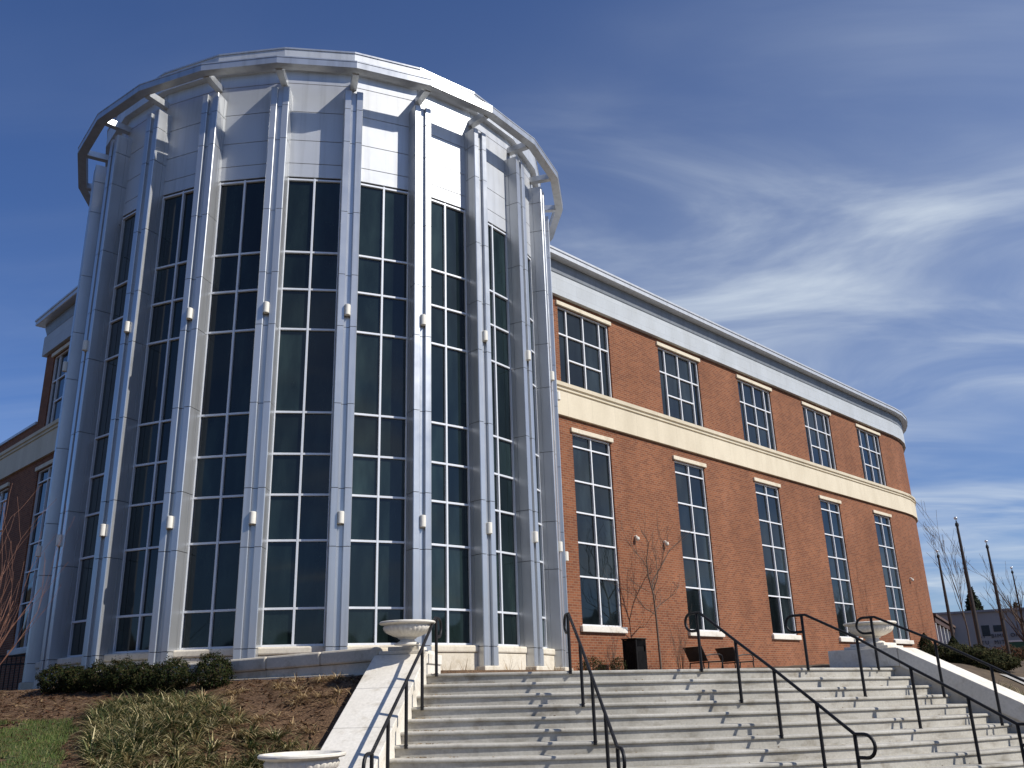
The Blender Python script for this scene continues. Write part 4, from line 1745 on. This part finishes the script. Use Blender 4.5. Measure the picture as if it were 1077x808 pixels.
def build_background():
    a, b = Vector((29.5, 69.0)), Vector((48.0, 60.0))
    d = (b - a).normalized()
    n = Vector((d.y, -d.x))
    if n.y > 0:
        n = -n
    fr = frame(a.x, a.y, d.x, d.y, n.x, n.y)
    L = (b - a).length
    o = thing('grey_building', (a.x, a.y, 1.0), 'low grey flat roofed building with dark lettering beyond the flagpoles', 'building')
    mb = MB()
    mb.fbox(fr, 0, L, -14, 0, 0.3, 4.6)
    mb.build('wall', M['greywall'], o)
    mb = MB()
    mb.fbox(fr, -0.15, L + 0.15, -14.1, 0.15, 4.603, 4.75)
    mb.build('roof_edge', M['cove'], o)

    def T(x, y):
        return (Vector((x, y)) - a).dot(d)
    for x, y, z, w, h in ((34.30, 66.7, 3.42, 0.36, 0.45), (33.52, 67.08, 3.3, 0.26, 0.75)):
        t = T(x, y)
        mb = MB()
        mb.fbox(fr, t - w, t + w, -0.05, 0.02, z - h / 2, z + h / 2)
        mb.build('window', M['darkwin'], o)
    t = T(35.0, 66.3)
    mb = MB()
    mb.fbox(fr, t - 0.42, t + 0.42, -0.05, 0.02, 0.9, 2.55)
    mb.build('door', M['darkwin'], o)

    def text(body, t, z, size):
        cu = bpy.data.curves.new('lettering', 'FONT')
        cu.body = body
        cu.size = size
        cu.extrude = 0.02
        cu.align_x = 'LEFT'
        cu.space_character = 1.25
        tmp = bpy.data.objects.new('lettering_curve', cu)
        COL.objects.link(tmp)
        dg = bpy.context.evaluated_depsgraph_get()
        me = bpy.data.meshes.new_from_object(tmp.evaluated_get(dg))
        bpy.data.objects.remove(tmp)
        me.materials.clear()
        me.materials.append(M['letter'])
        ob = bpy.data.objects.new('lettering', me)
        COL.objects.link(ob)
        ob.parent = o
        rot = Matrix(((d.x, 0, n.x), (d.y, 0, n.y), (0, 1, 0)))
        p = Vector(fr(t, 0.03, z)) - o.location
        ob.matrix_local = Matrix.Translation(p) @ rot.to_4x4()
        return ob
    text('AT  BIMP  ON', T(33.0, 67.3), 2.80, 0.36)
    text('TU  MITS', T(33.1, 67.25), 2.36, 0.36)

    # long gabled building with a white columned porch
    p0 = Vector((24.3, 54.6))
    hd = R(28.5)
    pd = Vector((sin(hd), cos(hd)))
    pn = Vector((cos(hd), -sin(hd)))
    fr = frame(p0.x, p0.y, pd.x, pd.y, pn.x, pn.y)
    o = thing('porch_building', (p0.x, p0.y, 0.4), 'brown roofed building with a row of white porch columns behind the brick corner', 'building')
    L = 20
    mb = MB()
    mb.fbox(fr, 0, L, -6.8, -1.6, 0.0, 3.65)
    mb.build('wall', M['darkred'], o)
    mb = MB()
    for s in range(1):
        mb.hexa([fr(-0.3, 0.25, 3.58), fr(L, 0.25, 3.58), fr(L, -3.4, 5.0), fr(-0.3, -3.4, 5.0), fr(-0.3, 0.25, 3.73), fr(L, 0.25, 3.73), fr(L, -3.4, 5.15), fr(-0.3, -3.4, 5.15)])
        mb.hexa([fr(-0.3, -7.05, 3.58), fr(L, -7.05, 3.58), fr(L, -3.403, 5.0), fr(-0.3, -3.403, 5.0), fr(-0.3, -7.05, 3.73), fr(L, -7.05, 3.73), fr(L, -3.403, 5.15), fr(-0.3, -3.403, 5.15)])
    mb.build('roof', M['roofbrown'], o)
    mb = MB()
    mb.fbox(fr, -0.2, L, 0.0, 0.15, 3.25, 3.57)
    mb.build('fascia', M['darkred'], o)
    for k in range(8):
        mb = MB()
        t = 0.3 + k * 2.7
        mb.fbox(fr, t - 0.11, t + 0.11, -0.12, 0.12, 0.3, 3.245)
        mb.build('column', M['whitepaint'], o)
    mb = MB()
    c = fr(9.0, -5.0, 0)
    mb.fbox(fr, 8.4, 9.6, -4.0, -2.8, 4.3, 5.7)
    mb.fbox(fr, 8.2, 9.8, -4.2, -2.6, 5.703, 5.9)
    mb.build('roof_vent', M['greywall'], o)

    # green bin shed
    o = thing('dumpster', (29.6, 54.6, 0.8), 'green metal dumpster by the grey building at the right edge', 'dumpster')
    fr = frame(29.6, 54.6, d.x, d.y, n.x, n.y)
    mb = MB()
    mb.prism(lambda t, q, z: fr(t, z, q), [(-0.9, 0.9), (0.9, 0.9), (1.0, 2.0), (-1.0, 2.0)], -0.6, 0.6)
    mb.build('body', M['greenpaint'], o)
    mb = MB()
    mb.fbox(fr, -1.0, 1.0, -0.6, 0.62, 2.003, 2.1)
    mb.build('lid', M['whitepaint'], o)

    # trees beyond
    def bg_tree(p, h, label, seed, mt=M['bark'], r=0.09, spread=0.55, nb=11):
        o = thing('bare_tree', p, label, 'tree', 'leafless trees beyond the building')
        rng = random.Random(seed)
        P = Vector(p)
        mb = MB()
        mb.tube([P - Vector((0, 0, 0.2)), P + Vector((0.05, 0, h * 0.3)), P + Vector((0.0, 0.05, h * 0.5))], [r, r * 0.8, r * 0.6], 8)
        mb.build('trunk', mt, o)
        mb = MB()
        for k in range(nb):
            z = h * rng.uniform(0.22, 0.5)
            a = rng.uniform(0, 2 * pi)
            branch(mb, P + Vector((0, 0, z)), Vector((cos(a) * spread, sin(a) * spread, 0.9)), h * rng.uniform(0.3, 0.5), r * 0.42, 3, rng, 0.5, 0.22, 5, (2, 3), 0.12, 5, 0.006)
        mb.build('crown', mt, o)
    bg_tree((19.45, 40.6, 0.4), 5.6, 'slender leafless tree behind the tallest flagpole', 81, M['bark'], 0.04, 0.10, 5)
    bg_tree((24.6, 45.6, 0.5), 4.6, 'leafless tree at the right edge before the grey building', 82, M['bark'], 0.09, 0.7)
    bg_tree((27.6, 46.0, 0.5), 5.0, 'leafless tree just beyond the right edge of the grey wall', 83, M['bark'], 0.09, 0.7)
    DK = [(0.02, 0.028, 0.014), (0.03, 0.038, 0.018), (0.045, 0.04, 0.022)]
    leafy('conifer', (39.7, 80.7, 1.0), (1.9, 1.9, 3.3), 3600, 'dark conifer rising behind the grey building roof', 'tree', DK, 91, leaf=0.45, cone=True)
    leafy('conifer', (42.7, 79.5, 1.0), (1.2, 1.2, 2.55), 2200, 'small dark conifer to the right of the larger one', 'tree', DK, 92, leaf=0.4, cone=True)
    leafy('shrub', (27.4, 53.0, 0.75), (1.9, 1.0, 0.5), 3000, 'low rusty brown shrub in front of the grey building', 'shrub', [(0.12, 0.055, 0.03), (0.08, 0.04, 0.022), (0.05, 0.04, 0.02)], 93, leaf=0.12)


build_background()


def build_woods():
    rng = random.Random(3)
    mb = MB()
    for k in range(170):
        az = R(48 + 264 * k / 170 + rng.uniform(-1, 1))
        dist = rng.uniform(75, 105)
        h = rng.uniform(3.5, 6.5) * (1 + 0.4 * mnoise.noise(Vector((az * 6, 0, 0))))
        x, y = dist * sin(az), dist * cos(az)
        mb.blob((x, y, -1.7 + h * 0.75), (rng.uniform(2.2, 4.2), rng.uniform(2.2, 4.2), h), 3, k, 0.55)
    tag(mb.build('distant_woods', m_simple('dull_woods', (0.030, 0.026, 0.018), (0.07, 0.06, 0.042), 1.6, 0.95), fix=False), 'far off wood behind the viewer, mirrored in the lower panes', 'wood', kind='stuff')


build_woods()

# ------------------------------------------------------------------ render settings
scn.render.engine = 'CYCLES'
scn.cycles.max_bounces = 6
scn.cycles.diffuse_bounces = 3
scn.cycles.glossy_bounces = 4
scn.render.resolution_x, scn.render.resolution_y = 1024, 768
